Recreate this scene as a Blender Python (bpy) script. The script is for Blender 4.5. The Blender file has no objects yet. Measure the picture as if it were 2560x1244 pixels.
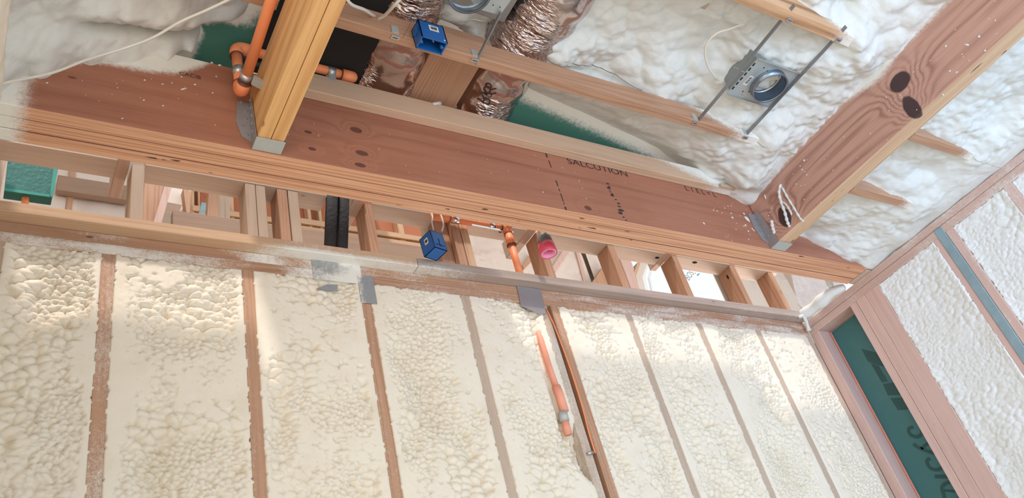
import bpy, bmesh, math, random
import numpy as np
from mathutils import Matrix, Vector

# ---------------------------------------------------------------- camera, sky, lights, exposure
SC = bpy.context.scene
COL = SC.collection
EYE = 1.6                                   # the eye is 1.6 m above the floor; shapes below are written relative to the eye
O = Vector((0, 0, EYE))
MR = np.array([[0.8475323, -0.47797824, -0.23070718], [0.13146691, 0.61020484, -0.78125956], [0.51420371, 0.63181235, 0.58000664]])
FPX = 2074.3
cam_d = bpy.data.cameras.new('camera'); cam = bpy.data.objects.new('camera', cam_d); COL.objects.link(cam)
cam_d.sensor_width = 36; cam_d.lens = FPX / 2560 * 36; cam_d.clip_start = 0.01; cam_d.clip_end = 200
cam.matrix_world = Matrix(((MR[0][0], -MR[1][0], -MR[2][0], 0), (MR[0][1], -MR[1][1], -MR[2][1], 0), (MR[0][2], -MR[1][2], -MR[2][2], EYE), (0, 0, 0, 1)))
SC.camera = cam

w = bpy.data.worlds.new('sky'); SC.world = w; w.use_nodes = True
bg = w.node_tree.nodes['Background']; bg.inputs['Color'].default_value = (0.88, 0.95, 1.0, 1); bg.inputs['Strength'].default_value = 0.62

def light(name, kind, loc, target, energy, color, **k):
    d = bpy.data.lights.new(name, kind); d.energy = energy; d.color = color
    for a, b in k.items(): setattr(d, a, b)
    o = bpy.data.objects.new(name, d); COL.objects.link(o); o.location = Vector(loc) + O
    o.rotation_euler = (Vector(target) - Vector(loc)).to_track_quat('-Z', 'Y').to_euler(); return o
light('sun', 'SUN', (0, -6, 6), (1.0, -3.0, -1.6), 1.85, (1.0, 0.92, 0.85), angle=math.radians(3))
light('window_daylight_right', 'AREA', (3.3, -1.4, 0.0), (3.4, 1.9, 1.5), 12, (0.36, 0.62, 1.0), shape='RECTANGLE', size=1.6, size_y=1.5)
light('cool_fill_rear', 'AREA', (1.6, -2.6, 0.0), (3.6, 0.9, 1.5), 12, (0.36, 0.62, 1.0), shape='RECTANGLE', size=1.2, size_y=1.5, spread=math.radians(75))  # unseen cool fill, added to brighten the right wall
light('warm_fill_left', 'AREA', (-1.6, -1.8, 0.3), (0.6, 2.2, 1.1), 19, (1.0, 0.84, 0.66), shape='RECTANGLE', size=1.6, size_y=1.5)  # unseen warm fill, added like a work light for the left wall foam
light('far_room_fill', 'AREA', (2.2, 4.9, 2.2), (1.4, 5.6, 4.6), 14, (1.0, 0.84, 0.66), shape='DISK', size=.5)  # unseen warm fill, added to brighten the back of the far room
light('far_room_daylight', 'AREA', (5.2, 3.2, 1.0), (2.0, 4.6, 3.6), 50, (1.0, 0.9, 0.84), shape='RECTANGLE', size=1.5, size_y=1.2)
SC.view_settings.view_transform = 'Standard'; SC.view_settings.look = 'None'; SC.view_settings.gamma = 1
SC.view_settings.use_curve_mapping = False
SC.view_settings.exposure = 0.86

# ---------------------------------------------------------------- pixel -> point on a real plane
def ray(px, py): return MR.T @ np.array([px - 1280, py - 622, FPX])
def onY(px, py, Y): r = ray(px, py); return r * (Y / r[1])
def onX(px, py, X): r = ray(px, py); return r * (X / r[0])
def onZ(px, py, Z): r = ray(px, py); return r * (Z / r[2])

# ---------------------------------------------------------------- noise for shapes
def h2(i, j, s):
    n = (i.astype(np.int64) * 374761393 + j.astype(np.int64) * 668265263 + s * 2147483647 + 12345) & 0xffffffff
    n = ((n ^ (n >> 13)) * 1274126177) & 0xffffffff
    n = n ^ (n >> 16)
    return (n & 0xffffff) / float(0xffffff)
def vnoise(u, v, s=0):
    i = np.floor(u); j = np.floor(v); a = u - i; b = v - j
    a = a * a * (3 - 2 * a); b = b * b * (3 - 2 * b)
    return (h2(i, j, s) * (1 - a) + h2(i + 1, j, s) * a) * (1 - b) + (h2(i, j + 1, s) * (1 - a) + h2(i + 1, j + 1, s) * a) * b
def fbm(u, v, s=0, n=4):
    r = 0; a = .5
    for k in range(n):
        r = r + a * vnoise(u, v, s + k * 7); u = u * 2.03 + 3.1; v = v * 2.03 + 1.7; a *= .5
    return r / (1 - .5 ** n)
def worley(u, v, s=0):
    i = np.floor(u); j = np.floor(v); f1 = np.full(u.shape, 9.); f2 = np.full(u.shape, 9.)
    for di in (-1, 0, 1):
        for dj in (-1, 0, 1):
            ci = i + di; cj = j + dj
            x = ci + h2(ci, cj, s); y = cj + h2(ci, cj, s + 91)
            d = np.hypot(u - x, v - y); n = np.minimum(f1, d); f2 = np.minimum(f2, np.maximum(f1, d)); f1 = n
    return f1, f2
def sstep(a, b, x): t = np.clip((x - a) / (b - a), 0, 1); return t * t * (3 - 2 * t)

# ---------------------------------------------------------------- materials
def nt(name):
    m = bpy.data.materials.new(name); m.use_nodes = True; t = m.node_tree
    return m, t, t.nodes['Principled BSDF']
def N(t, typ, **k):
    n = t.nodes.new(typ)
    for a, b in k.items(): setattr(n, a, b)
    return n
def V(t, n, i, v):
    if hasattr(v, 'is_output') or hasattr(v, 'links'): t.links.new(v, n.inputs[i])
    else: n.inputs[i].default_value = v
def M_(t, op, a, b=0.5, c=None, clamp=False):
    n = N(t, 'ShaderNodeMath', operation=op, use_clamp=clamp); V(t, n, 0, a); V(t, n, 1, b)
    if c is not None: V(t, n, 2, c)
    return n.outputs[0]
def MIX(t, f, a, b):
    n = N(t, 'ShaderNodeMix', data_type='RGBA'); V(t, n, 0, f); V(t, n, 6, a); V(t, n, 7, b); return n.outputs[2]
def RAMP(t, f, lo, hi):
    n = N(t, 'ShaderNodeMapRange', interpolation_type='SMOOTHSTEP'); V(t, n, 0, f); V(t, n, 1, lo); V(t, n, 2, hi); return n.outputs[0]
def NOISE(t, vec, scale, detail=4, rough=.55):
    n = N(t, 'ShaderNodeTexNoise'); V(t, n, 'Vector', vec); V(t, n, 'Scale', scale); V(t, n, 'Detail', detail); V(t, n, 'Roughness', rough); return n.outputs[0]
def SCALE(t, vec, s):
    n = N(t, 'ShaderNodeVectorMath', operation='MULTIPLY'); V(t, n, 0, vec); V(t, n, 1, s); return n.outputs[0]
def BUMP(t, h, strength, dist):
    n = N(t, 'ShaderNodeBump'); V(t, n, 'Height', h); V(t, n, 'Strength', strength); V(t, n, 'Distance', dist); return n.outputs[0]
def c4(c): return (c[0], c[1], c[2], 1)
FOAMC = (0.87, 0.85, 0.785)

def plain(name, col, rough=.5, metal=0, bump=0, var=0, **k):
    m, t, p = nt(name); p.inputs['Base Color'].default_value = c4(col); p.inputs['Roughness'].default_value = rough; p.inputs['Metallic'].default_value = metal
    tc = N(t, 'ShaderNodeTexCoord').outputs['Object']
    if var:
        f = NOISE(t, tc, 18, 5)
        V(t, p, 'Base Color', MIX(t, f, c4([x * (1 - var) for x in col]), c4([min(1, x * (1 + var)) for x in col])))
    if bump: V(t, p, 'Normal', BUMP(t, NOISE(t, tc, 60, 4), bump, .003))
    for a, b in k.items(): p.inputs[a.replace('_', ' ')].default_value = b
    return m

def spray_over(t, col, obj):
    a = N(t, 'ShaderNodeAttribute', attribute_name='spray').outputs['Fac']
    n = NOISE(t, obj, 70, 3, .7); n2 = NOISE(t, obj, 420, 2, .6)
    x = M_(t, 'ADD', a, M_(t, 'MULTIPLY', M_(t, 'SUBTRACT', n, .5), .55)); x = M_(t, 'ADD', x, M_(t, 'MULTIPLY', M_(t, 'SUBTRACT', n2, .5), .75))
    f = RAMP(t, x, .3, .85); f = M_(t, 'MULTIPLY', f, RAMP(t, a, .0, .12))
    return MIX(t, f, col, c4(FOAMC)), f

def wood(name, axis, light_c, dark_c, rings=55, rough=.6, lam=None, knots=(), fine=1.0, kcol=(.075, .045, .045)):
    m, t, p = nt(name)
    tc = N(t, 'ShaderNodeTexCoord').outputs['Object']; rnd = N(t, 'ShaderNodeObjectInfo').outputs['Random']
    off = N(t, 'ShaderNodeVectorMath', operation='ADD'); V(t, off, 0, tc)
    cb = N(t, 'ShaderNodeCombineXYZ')
    for k, q in enumerate((7.3, 11.9, 5.1)): V(t, cb, k, M_(t, 'MULTIPLY', rnd, q))
    V(t, off, 1, cb.outputs[0]); vec = off.outputs[0]
    s = [1, 1, 1]; s['xyz'.index(axis)] = .06; st = SCALE(t, vec, tuple(s))
    warp = 0.0
    kmask = None; kring = None
    if knots:
        pos = N(t, 'ShaderNodeNewGeometry').outputs['Position']
        for (c, r) in knots:
            sub = N(t, 'ShaderNodeVectorMath', operation='SUBTRACT'); V(t, sub, 0, pos); V(t, sub, 1, (c[0], c[1], c[2] + EYE))
            q = SCALE(t, sub.outputs[0], (1 / r[0], 1 / r[1], 1 / r[2]))
            ln = N(t, 'ShaderNodeVectorMath', operation='LENGTH'); V(t, ln, 0, q); d = ln.outputs['Value']
            d = M_(t, 'ADD', d, M_(t, 'MULTIPLY', NOISE(t, tc, 22, 2), .35)); d = M_(t, 'SUBTRACT', d, .17)
            kk = M_(t, 'SUBTRACT', 1., RAMP(t, d, .85, 1.05)); kmask = kk if kmask is None else M_(t, 'MAXIMUM', kmask, kk)
            e = M_(t, 'POWER', 2.718, M_(t, 'MULTIPLY', M_(t, 'MULTIPLY', d, d), -.25)); kring = e if kring is None else M_(t, 'ADD', kring, e)
    big = M_(t, 'MULTIPLY', NOISE(t, st, 4.2, 3, .6), 1.7)
    sep = N(t, 'ShaderNodeSeparateXYZ'); V(t, sep, 0, vec)
    oth = [k for k in range(3) if 'xyz'[k] != axis]
    cross = M_(t, 'ADD', sep.outputs[oth[0]], M_(t, 'MULTIPLY', sep.outputs[oth[1]], .8))
    ph = M_(t, 'MULTIPLY', cross, float(rings * 5)); ph = M_(t, 'ADD', ph, M_(t, 'MULTIPLY', big, rings * .9))
    if kring is not None: ph = M_(t, 'ADD', ph, M_(t, 'MULTIPLY', kring, 24.))
    ring = M_(t, 'MULTIPLY', M_(t, 'ADD', M_(t, 'SINE', ph), 1.), .5); ring = M_(t, 'POWER', ring, 2.2); ring = M_(t, 'MULTIPLY', ring, RAMP(t, NOISE(t, st, 9, 2), .25, .7))
    s2 = [1, 1, 1]; s2['xyz'.index(axis)] = .025; fib = NOISE(t, SCALE(t, vec, tuple(s2)), 260, 3)
    patch = NOISE(t, vec, 3.5, 3)
    f = M_(t, 'ADD', M_(t, 'MULTIPLY', ring, .6 * fine), M_(t, 'MULTIPLY', RAMP(t, fib, .35, .75), .35)); f = M_(t, 'ADD', f, M_(t, 'MULTIPLY', M_(t, 'SUBTRACT', patch, .5), .6), clamp=True)
    col = MIX(t, f, c4(light_c), c4(dark_c))
    # little resin marks and nail dots
    vo = N(t, 'ShaderNodeTexVoronoi'); s3 = [1, 1, 1]; s3['xyz'.index(axis)] = .45; V(t, vo, 'Vector', SCALE(t, vec, tuple(s3))); V(t, vo, 'Scale', 11.); 
    spot = M_(t, 'SUBTRACT', 1., RAMP(t, vo.outputs['Distance'], .03, .085)); sp2 = RAMP(t, NOISE(t, vec, 6, 1), .5, .62)
    col = MIX(t, M_(t, 'MULTIPLY', M_(t, 'MULTIPLY', spot, sp2), .75), col, c4([x * .22 for x in dark_c]))
    if lam is not None:                       # laminated edge: veneers seen end-on on faces that look down or up
        lx = lam['axis']; nn = N(t, 'ShaderNodeSeparateXYZ'); V(t, nn, 0, N(t, 'ShaderNodeNewGeometry').outputs['Normal'])
        up = RAMP(t, M_(t, 'ABSOLUTE', nn.outputs[2]), .6, .8)
        s4 = [1, 1, 1]; s4['xyz'.index(axis)] = .01
        l1 = NOISE(t, SCALE(t, vec, tuple(s4)), 190, 1, .5); l2 = NOISE(t, SCALE(t, vec, tuple([.03 if x == .01 else x for x in s4])), 420, 2)
        lf = M_(t, 'ADD', M_(t, 'MULTIPLY', RAMP(t, l1, .42, .62), .75), M_(t, 'MULTIPLY', l2, .3), clamp=True)
        s5 = [1, 1, 1]; s5['xyz'.index(axis)] = .12
        v2 = N(t, 'ShaderNodeTexVoronoi'); V(t, v2, 'Vector', SCALE(t, vec, tuple(s5))); V(t, v2, 'Scale', 38.)
        hole = M_(t, 'MULTIPLY', M_(t, 'SUBTRACT', 1., RAMP(t, v2.outputs['Distance'], .10, .17)), RAMP(t, NOISE(t, vec, 17, 1), .55, .6))
        lc = MIX(t, lf, c4(lam['light']), c4(lam['dark'])); lc = MIX(t, hole, lc, c4([x * .2 for x in lam['dark']]))
        col = MIX(t, up, col, lc)
    if kmask is not None: col = MIX(t, kmask, col, c4(kcol))
    h = f
    col, sf = spray_over(t, col, tc)
    V(t, p, 'Base Color', col); V(t, p, 'Roughness', rough)
    hh = M_(t, 'ADD', M_(t, 'MULTIPLY', f, -.35), M_(t, 'MULTIPLY', sf, 1.2)); hh = M_(t, 'ADD', hh, M_(t, 'MULTIPLY', NOISE(t, tc, 300, 2), .4))
    V(t, p, 'Normal', BUMP(t, hh, .5, .0012))
    p.inputs['Specular IOR Level'].default_value = .25
    return m

PINE_L, PINE_D = (0.66, 0.44, 0.28), (0.47, 0.27, 0.155)
FIR_L, FIR_D = (0.54, 0.315, 0.20), (0.36, 0.19, 0.115)
GREY_L, GREY_D = (0.56, 0.43, 0.33), (0.42, 0.30, 0.22)
MAT = {}
for ax in 'xyz':
    MAT['pine_' + ax] = wood('pine_' + ax, ax, PINE_L, PINE_D, 55)
    MAT['fir_' + ax] = wood('fir_' + ax, ax, FIR_L, FIR_D, 60)
    MAT['grey_' + ax] = wood('grey_pine_' + ax, ax, GREY_L, GREY_D, 45, fine=.6)
MAT['ledger'] = wood('pale_ledger_pine', 'x', (0.66, 0.46, 0.32), (0.50, 0.32, 0.20), 42, fine=.8)
MAT['gold_x'] = wood('grained_pine', 'x', (0.72, 0.45, 0.27), (0.36, 0.18, 0.085), 30, fine=1.7)
MAT['gold_y'] = wood('golden_pine', 'y', (0.84, 0.50, 0.22), (0.62, 0.29, 0.10), 26, fine=1.35)
MAT['lvl'] = wood('lvl_veneer', 'x', (0.43, 0.185, 0.115), (0.27, 0.10, 0.060), 15, fine=.8, kcol=(.16, .062, .045), knots=[((0.918, 1.733, 2.009), (0.022, 0.2, 0.014)), ((0.925, 1.733, 1.904), (0.024, 0.2, 0.012)), ((0.911, 1.733, 1.848), (0.02, 0.2, 0.01)), ((0.757, 1.733, 1.878), (0.014, 0.2, 0.008)), ((0.751, 1.733, 1.951), (0.013, 0.2, 0.007)), ((1.818, 1.733, 1.855), (0.018, 0.2, 0.012))],
                  lam=dict(axis='x', light=(0.80, 0.45, 0.28), dark=(0.56, 0.27, 0.15)))
MAT['timber'] = wood('fir_timber_knotty', 'y', (0.58, 0.34, 0.26), (0.33, 0.165, 0.125), 34, fine=1.25,
                     knots=[((2.8, .905, 1.993), (.2, .046, .040)), ((2.8, .925, 1.872), (.035, .030, .058)), ((2.8, 1.605, 1.90), (.2, .032, .052))],
                     lam=dict(axis='y', light=(0.72, 0.50, 0.33), dark=(0.58, 0.37, 0.22)))
MAT['red_board'] = wood('red_sheathing', 'x', (0.50, 0.18, 0.09), (0.40, 0.14, 0.07), 6, fine=.2)
MAT['pink_wood'] = wood('pink_wood', 'z', (0.68, 0.47, 0.41), (0.52, 0.34, 0.29), 40, fine=.6)
MAT['pink_wood_y'] = wood('pink_wood_y', 'y', (0.62, 0.42, 0.35), (0.48, 0.31, 0.26), 40, fine=.6)

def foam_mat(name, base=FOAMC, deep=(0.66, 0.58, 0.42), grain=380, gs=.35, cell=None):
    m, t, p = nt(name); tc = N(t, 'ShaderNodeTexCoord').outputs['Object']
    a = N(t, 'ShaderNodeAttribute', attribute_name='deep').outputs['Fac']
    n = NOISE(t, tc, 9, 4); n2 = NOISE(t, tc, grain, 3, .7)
    f = M_(t, 'ADD', M_(t, 'MULTIPLY', a, .75), M_(t, 'MULTIPLY', RAMP(t, n, .45, .85), .28), clamp=True)  # crevices go browner: older foam plus crevice shadow put into the colour
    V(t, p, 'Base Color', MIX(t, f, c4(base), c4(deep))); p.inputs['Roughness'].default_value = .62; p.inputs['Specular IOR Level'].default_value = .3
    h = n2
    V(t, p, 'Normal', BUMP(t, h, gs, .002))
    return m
MAT['foam'] = foam_mat('spray_foam', (0.89, 0.81, 0.68), (0.60, 0.48, 0.30))
MAT['foam_right'] = foam_mat('spray_foam_smooth_cool_light', (0.84, 0.85, 0.84), (0.68, 0.66, 0.58), 240, .3)  # same foam, cooler: the right side's bluish light put into the colour
MAT['foam_soft'] = foam_mat('spray_foam_soft_shaded', (0.75, 0.76, 0.73), (0.50, 0.49, 0.42), 150, .7)  # same foam, darker: the ceiling's dimmer light put into the colour

def green_mat():
    m, t, p = nt('green_sheathing'); tc = N(t, 'ShaderNodeTexCoord').outputs['Object']
    col = MIX(t, NOISE(t, tc, 6, 4), c4((0.045, 0.18, 0.14)), c4((0.065, 0.22, 0.175)))
    col, f = spray_over(t, col, tc); V(t, p, 'Base Color', col); p.inputs['Roughness'].default_value = .5
    V(t, p, 'Normal', BUMP(t, NOISE(t, tc, 250, 3), .2, .001)); return m
MAT['green'] = green_mat()
MAT['green_wall'] = plain('green_sheathing_blue_light', (0.05, 0.18, 0.19), .5, var=.08)  # same green sheathing, with bluish light and haze put into its colour
MAT['green_ink'] = plain('dark_ink_on_sheathing', (0.02, 0.085, 0.085), .6)
MAT['ink'] = plain('black_ink', (0.05, 0.03, 0.03), .7)
MAT['steel'] = plain('galvanised_steel', (0.55, 0.57, 0.57), .38, .85, bump=.15, var=.15)
MAT['steel_dull'] = plain('dull_galvanised_steel', (0.50, 0.52, 0.50), .6, .35, bump=.1, var=.12)
MAT['steel_bright'] = plain('bright_steel', (0.8, 0.82, 0.84), .22, 1)
MAT['can'] = plain('lamp_can_metal', (0.25, 0.30, 0.35), .32, .8, var=.2)
MAT['jbox'] = plain('junction_box_metal', (0.30, 0.33, 0.32), .5, .5, var=.1)
MAT['rim'] = wood('dark_rim_fir', 'x', (0.36, 0.235, 0.165), (0.25, 0.155, 0.11), 40, fine=.6)
MAT['can_plate'] = plain('lamp_frame_metal', (0.52, 0.57, 0.58), .42, .55, var=.1)
MAT['bar'] = plain('hanger_bar_metal', (0.30, 0.31, 0.32), .4, .7)
MAT['orange'] = plain('orange_plastic_pipe', (0.95, 0.31, 0.13), .5, var=.05)
MAT['orange_dusty'] = plain('orange_pipe_dusty', (0.88, 0.36, 0.24), .6, var=.15, bump=.3)
MAT['ring'] = plain('dark_joint_ring', (0.14, 0.035, 0.025), .5)
MAT['blue'] = plain('blue_plastic', (0.012, 0.12, 0.40), .35, bump=.1, var=.08)
MAT['green_box'] = plain('green_plastic_wrap', (0.01, 0.14, 0.115), .3, bump=.5, var=.4)
MAT['green_edge'] = plain('green_plastic_edge', (0.03, 0.30, 0.24), .3, var=.2)
MAT['white'] = plain('white_label', (0.78, 0.78, 0.76), .5)
MAT['cable'] = plain('white_cable_sheath', (0.74, 0.71, 0.64), .45, var=.08)
MAT['cable_dusty'] = plain('cable_under_foam', (0.80, 0.77, 0.69), .7, bump=.4)
MAT['black'] = plain('black_plastic', (0.035, 0.036, 0.042), .85, bump=1.6, var=.5)
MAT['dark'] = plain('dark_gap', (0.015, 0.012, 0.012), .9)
MAT['pink'] = plain('pink_plastic_cap', (0.85, 0.10, 0.16), .35, Subsurface_Weight=0.0)
MAT['pink_in'] = plain('light_pink_plastic', (0.92, 0.36, 0.56), .4)
MAT['grey_fit'] = plain('grey_sprinkler_head', (0.22, 0.215, 0.20), .5, .3)
MAT['floor'] = plain('plywood_floor', (0.74, 0.71, 0.66), .7, bump=.2, var=.1)
MAT['duct_metal'] = plain('grey_duct_metal', (0.33, 0.33, 0.31), .45, .5, var=.15)
MAT['film'] = plain('window_film', (0.9, 0.92, 0.95), .4, Transmission_Weight=0.0, Alpha=0.25)
MAT['vinyl'] = plain('white_window_vinyl', (0.85, 0.87, 0.9), .35)
MAT['letters'] = plain('pale_film_letters', (0.25, 0.27, 0.27), .5)
MAT['film_blue'] = plain('film_blue_mark', (0.15, 0.5, 0.8), .5)
MAT['film_yellow'] = plain('film_yellow_mark', (0.85, 0.7, 0.15), .5)
MAT['nailplate'] = plain('grey_nail_plate', (0.36, 0.34, 0.35), .5, .35, bump=.25, var=.12)
MAT['strap'] = plain('blue_grey_strap', (0.30, 0.42, 0.47), .5, .3, bump=.4, var=.3)
def foil_mat():
    m, t, p = nt('duct_foil'); tc = N(t, 'ShaderNodeTexCoord').outputs['Object']
    p.inputs['Base Color'].default_value = (.60, .50, .475, 1); p.inputs['Metallic'].default_value = 1; p.inputs['Roughness'].default_value = .16
    n = NOISE(t, SCALE(t, tc, (1, 3.6, 1)), 11, 3, .55); n2 = NOISE(t, tc, 55, 2)
    rg = M_(t, 'ABSOLUTE', M_(t, 'SUBTRACT', n, .5)); on = RAMP(t, NOISE(t, tc, 5, 1), .42, .58)
    h = M_(t, 'ADD', M_(t, 'MULTIPLY', M_(t, 'MULTIPLY', rg, on), 2.2), M_(t, 'MULTIPLY', n2, .035))
    V(t, p, 'Normal', BUMP(t, h, .8, .02)); return m
MAT['foil'] = foil_mat()

# ---------------------------------------------------------------- object helpers
def link(name, verts, faces, mat, parent=None, smooth=False, attrs=None, origin=None, mats=None, fmat=None):
    me = bpy.data.meshes.new(name)
    v = np.asarray(verts, float)
    if origin is None:
        origin = (v.min(0) + v.max(0)) / 2 if parent is None else parent['_o']
    origin = np.array(origin, float)
    me.from_pydata((v - origin).tolist(), [], [list(map(int, f)) for f in faces])
    for mm in (mats or [mat]): me.materials.append(mm)
    if fmat is not None:
        for p_, k in zip(me.polygons, fmat): p_.material_index = k
    if smooth: me.polygons.foreach_set('use_smooth', [True] * len(me.polygons))
    for an, av in (attrs or {}).items():
        a = me.attributes.new(an, 'FLOAT', 'POINT'); a.data.foreach_set('value', np.asarray(av, np.float32))
    me.update()
    o = bpy.data.objects.new(name, me); COL.objects.link(o)
    if parent is None: o.location = Vector(origin) + O
    else: o.parent = parent
    return o
def tag(o, label, cat, group=None, kind=None):
    if label: o['label'] = label
    if cat: o['category'] = cat
    if group: o['group'] = group
    if kind: o['kind'] = kind
    return o
def thing(name, loc, label, cat, group=None):
    o = bpy.data.objects.new(name, None); COL.objects.link(o); o.location = Vector(loc) + O
    o.empty_display_size = .05; o['_o'] = [float(q) for q in loc]; return tag(o, label, cat, group)
def struct(o): o['kind'] = 'structure'; return o

class G:
    """collects shapes into one mesh"""
    def __init__(s): s.v = []; s.f = []; s.m = []; s.k = 0
    def add(s, v, f):
        b = len(s.v); s.v += [tuple(map(float, q)) for q in v]; s.f += [tuple(b + i for i in q) for q in f]; s.m += [s.k] * len(f); return s
    def box(s, x0, x1, y0, y1, z0, z1):
        v = [(x, y, z) for x in (x0, x1) for y in (y0, y1) for z in (z0, z1)]
        return s.add(v, [(0, 1, 3, 2), (4, 6, 7, 5), (0, 4, 5, 1), (2, 3, 7, 6), (0, 2, 6, 4), (1, 5, 7, 3)])
    def obox(s, c, ax, ay, az):            # oriented box: centre and three half vectors
        c, ax, ay, az = [np.array(q, float) for q in (c, ax, ay, az)]
        v = [c + a * ax + b * ay + d * az for a in (-1, 1) for b in (-1, 1) for d in (-1, 1)]
        return s.add(v, [(0, 1, 3, 2), (4, 6, 7, 5), (0, 4, 5, 1), (2, 3, 7, 6), (0, 2, 6, 4), (1, 5, 7, 3)])
    def tube(s, pts, r, n=16, caps=True):
        P = [np.array(q, float) for q in pts]; R = r if hasattr(r, '__len__') else [r] * len(P)
        rings = []; up = None
        for i, p in enumerate(P):
            d = P[min(i + 1, len(P) - 1)] - P[max(i - 1, 0)]; d /= np.linalg.norm(d)
            if up is None: up = np.array((0, 0, 1.)) if abs(d[2]) < .9 else np.array((1., 0, 0))
            a = np.cross(d, up); a /= np.linalg.norm(a); up = np.cross(a, d)
            rings.append([p + R[i] * (math.cos(q) * a + math.sin(q) * up) for q in [2 * math.pi * k / n for k in range(n)]])
        v = [q for rr in rings for q in rr]; f = []
        for i in range(len(P) - 1):
            for k in range(n): f.append((i * n + k, i * n + (k + 1) % n, (i + 1) * n + (k + 1) % n, (i + 1) * n + k))
        if caps: f.append(tuple(range(n))[::-1]); f.append(tuple((len(P) - 1) * n + k for k in range(n)))
        return s.add(v, f)
    def prism(s, poly, d):                 # polygon of 3-D points pushed along vector d
        poly = [np.array(q, float) for q in poly]; d = np.array(d, float); n = len(poly)
        v = poly + [q + d for q in poly]; f = [tuple(range(n)), tuple(range(2 * n - 1, n - 1, -1))]
        f += [(i, i + n, (i + 1) % n + n, (i + 1) % n) for i in range(n)]
        return s.add(v, f)
    def build(s, name, mat, parent=None, smooth=False, bevel=0, origin=None):
        mats = mat if isinstance(mat, list) else [mat]
        o = link(name, s.v, s.f, None, parent, smooth, mats=mats, fmat=s.m, origin=origin)
        bm = bmesh.new(); bm.from_mesh(o.data); bmesh.ops.recalc_face_normals(bm, faces=bm.faces)
        if bevel: bmesh.ops.bevel(bm, geom=list(bm.edges), offset=bevel, segments=2, profile=.6, affect='EDGES')
        bm.to_mesh(o.data); bm.free()
        return o
def arc(c, a, b, t0, t1, n=8):             # points c + cos*a + sin*b
    c, a, b = [np.array(q, float) for q in (c, a, b)]
    return [c + math.cos(t) * a + math.sin(t) * b for t in np.linspace(t0, t1, n)]
def spline(pts, n=8):
    P = [np.array(p, float) for p in pts]; P = [2 * P[0] - P[1]] + P + [2 * P[-1] - P[-2]]; out = []
    for i in range(1, len(P) - 2):
        for k in range(n):
            t = k / n; a, b, c, d = P[i - 1:i + 3]
            out.append(.5 * (2 * b + (c - a) * t + (2 * a - 5 * b + 4 * c - d) * t * t + (3 * b - a - 3 * c + d) * t ** 3))
    return out + [P[-2]]

def board(name, x0, x1, y0, y1, z0, z1, mat, parent=None, spray=None, step=.03, bev=.002):
    """a length of sawn timber: bevelled edges; finely divided where foam dust lies on it"""
    g = G().box(x0, x1, y0, y1, z0, z1); me = bpy.data.meshes.new(name); bm = bmesh.new()
    origin = np.array([(x0 + x1) / 2, (y0 + y1) / 2, (z0 + z1) / 2]) if parent is None else np.array(parent['_o'])
    for q in g.v: bm.verts.new(Vector(q) - Vector(origin))
    bm.verts.ensure_lookup_table()
    for f in g.f: bm.faces.new([bm.verts[i] for i in f])
    bmesh.ops.recalc_face_normals(bm, faces=bm.faces)
    bmesh.ops.bevel(bm, geom=list(bm.edges), offset=bev, segments=1, affect='EDGES')
    if spray:
        for ax, (a, b) in enumerate(((x0, x1), (y0, y1), (z0, z1))):
            for k in range(1, int((b - a) / step) + 1):
                co = [0, 0, 0]; no = [0, 0, 0]; no[ax] = 1; co[ax] = a + k * step - origin[ax]
                if a + k * step < b - .004: bmesh.ops.bisect_plane(bm, geom=bm.verts[:] + bm.edges[:] + bm.faces[:], plane_co=co, plane_no=no)
    bm.to_mesh(me); bm.free(); me.materials.append(mat)
    if spray:
        P = np.empty(len(me.vertices) * 3); me.vertices.foreach_get('co', P); P = P.reshape(-1, 3) + origin
        a = me.attributes.new('spray', 'FLOAT', 'POINT'); a.data.foreach_set('value', np.clip(spray(P[:, 0], P[:, 1], P[:, 2]), 0, 1).astype(np.float32))
    o = bpy.data.objects.new(name, me); COL.objects.link(o)
    if parent is None: o.location = Vector(origin) + O
    else: o.parent = parent
    return o

def grid_mesh(P, keep=None):
    """P: (nu, nv, 3) -> verts, faces"""
    nu, nv = P.shape[:2]; idx = np.arange(nu * nv).reshape(nu, nv)
    f = np.stack([idx[:-1, :-1], idx[1:, :-1], idx[1:, 1:], idx[:-1, 1:]], -1).reshape(-1, 4)
    if keep is not None:
        k = keep.reshape(-1); f = f[(k[f]).any(1)]
    return P.reshape(-1, 3), f
def fast(name, P, mat, attrs, keep=None, flip=False, parent=None):
    v, f = grid_mesh(P, keep); used = np.unique(f); mp = np.full(len(v), -1); mp[used] = np.arange(len(used)); f = mp[f]; v = v[used]
    if flip: f = f[:, ::-1]
    origin = (v.min(0) + v.max(0)) / 2 if parent is None else np.array(parent['_o'])
    me = bpy.data.meshes.new(name); me.vertices.add(len(v)); me.vertices.foreach_set('co', (v - origin).astype(np.float32).ravel())
    me.loops.add(len(f) * 4); me.loops.foreach_set('vertex_index', f.astype(np.int32).ravel())
    me.polygons.add(len(f)); me.polygons.foreach_set('loop_start', np.arange(0, len(f) * 4, 4, dtype=np.int32)); me.polygons.foreach_set('loop_total', np.full(len(f), 4, np.int32))
    me.update(calc_edges=True); me.validate()
    me.polygons.foreach_set('use_smooth', [True] * len(me.polygons)); me.materials.append(mat)
    for an, av in attrs.items():
        a = me.attributes.new(an, 'FLOAT', 'POINT'); a.data.foreach_set('value', av.reshape(-1)[used].astype(np.float32))
    o = bpy.data.objects.new(name, me); COL.objects.link(o)
    if parent is None: o.location = Vector(origin) + O
    else: o.parent = parent
    return o

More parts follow.
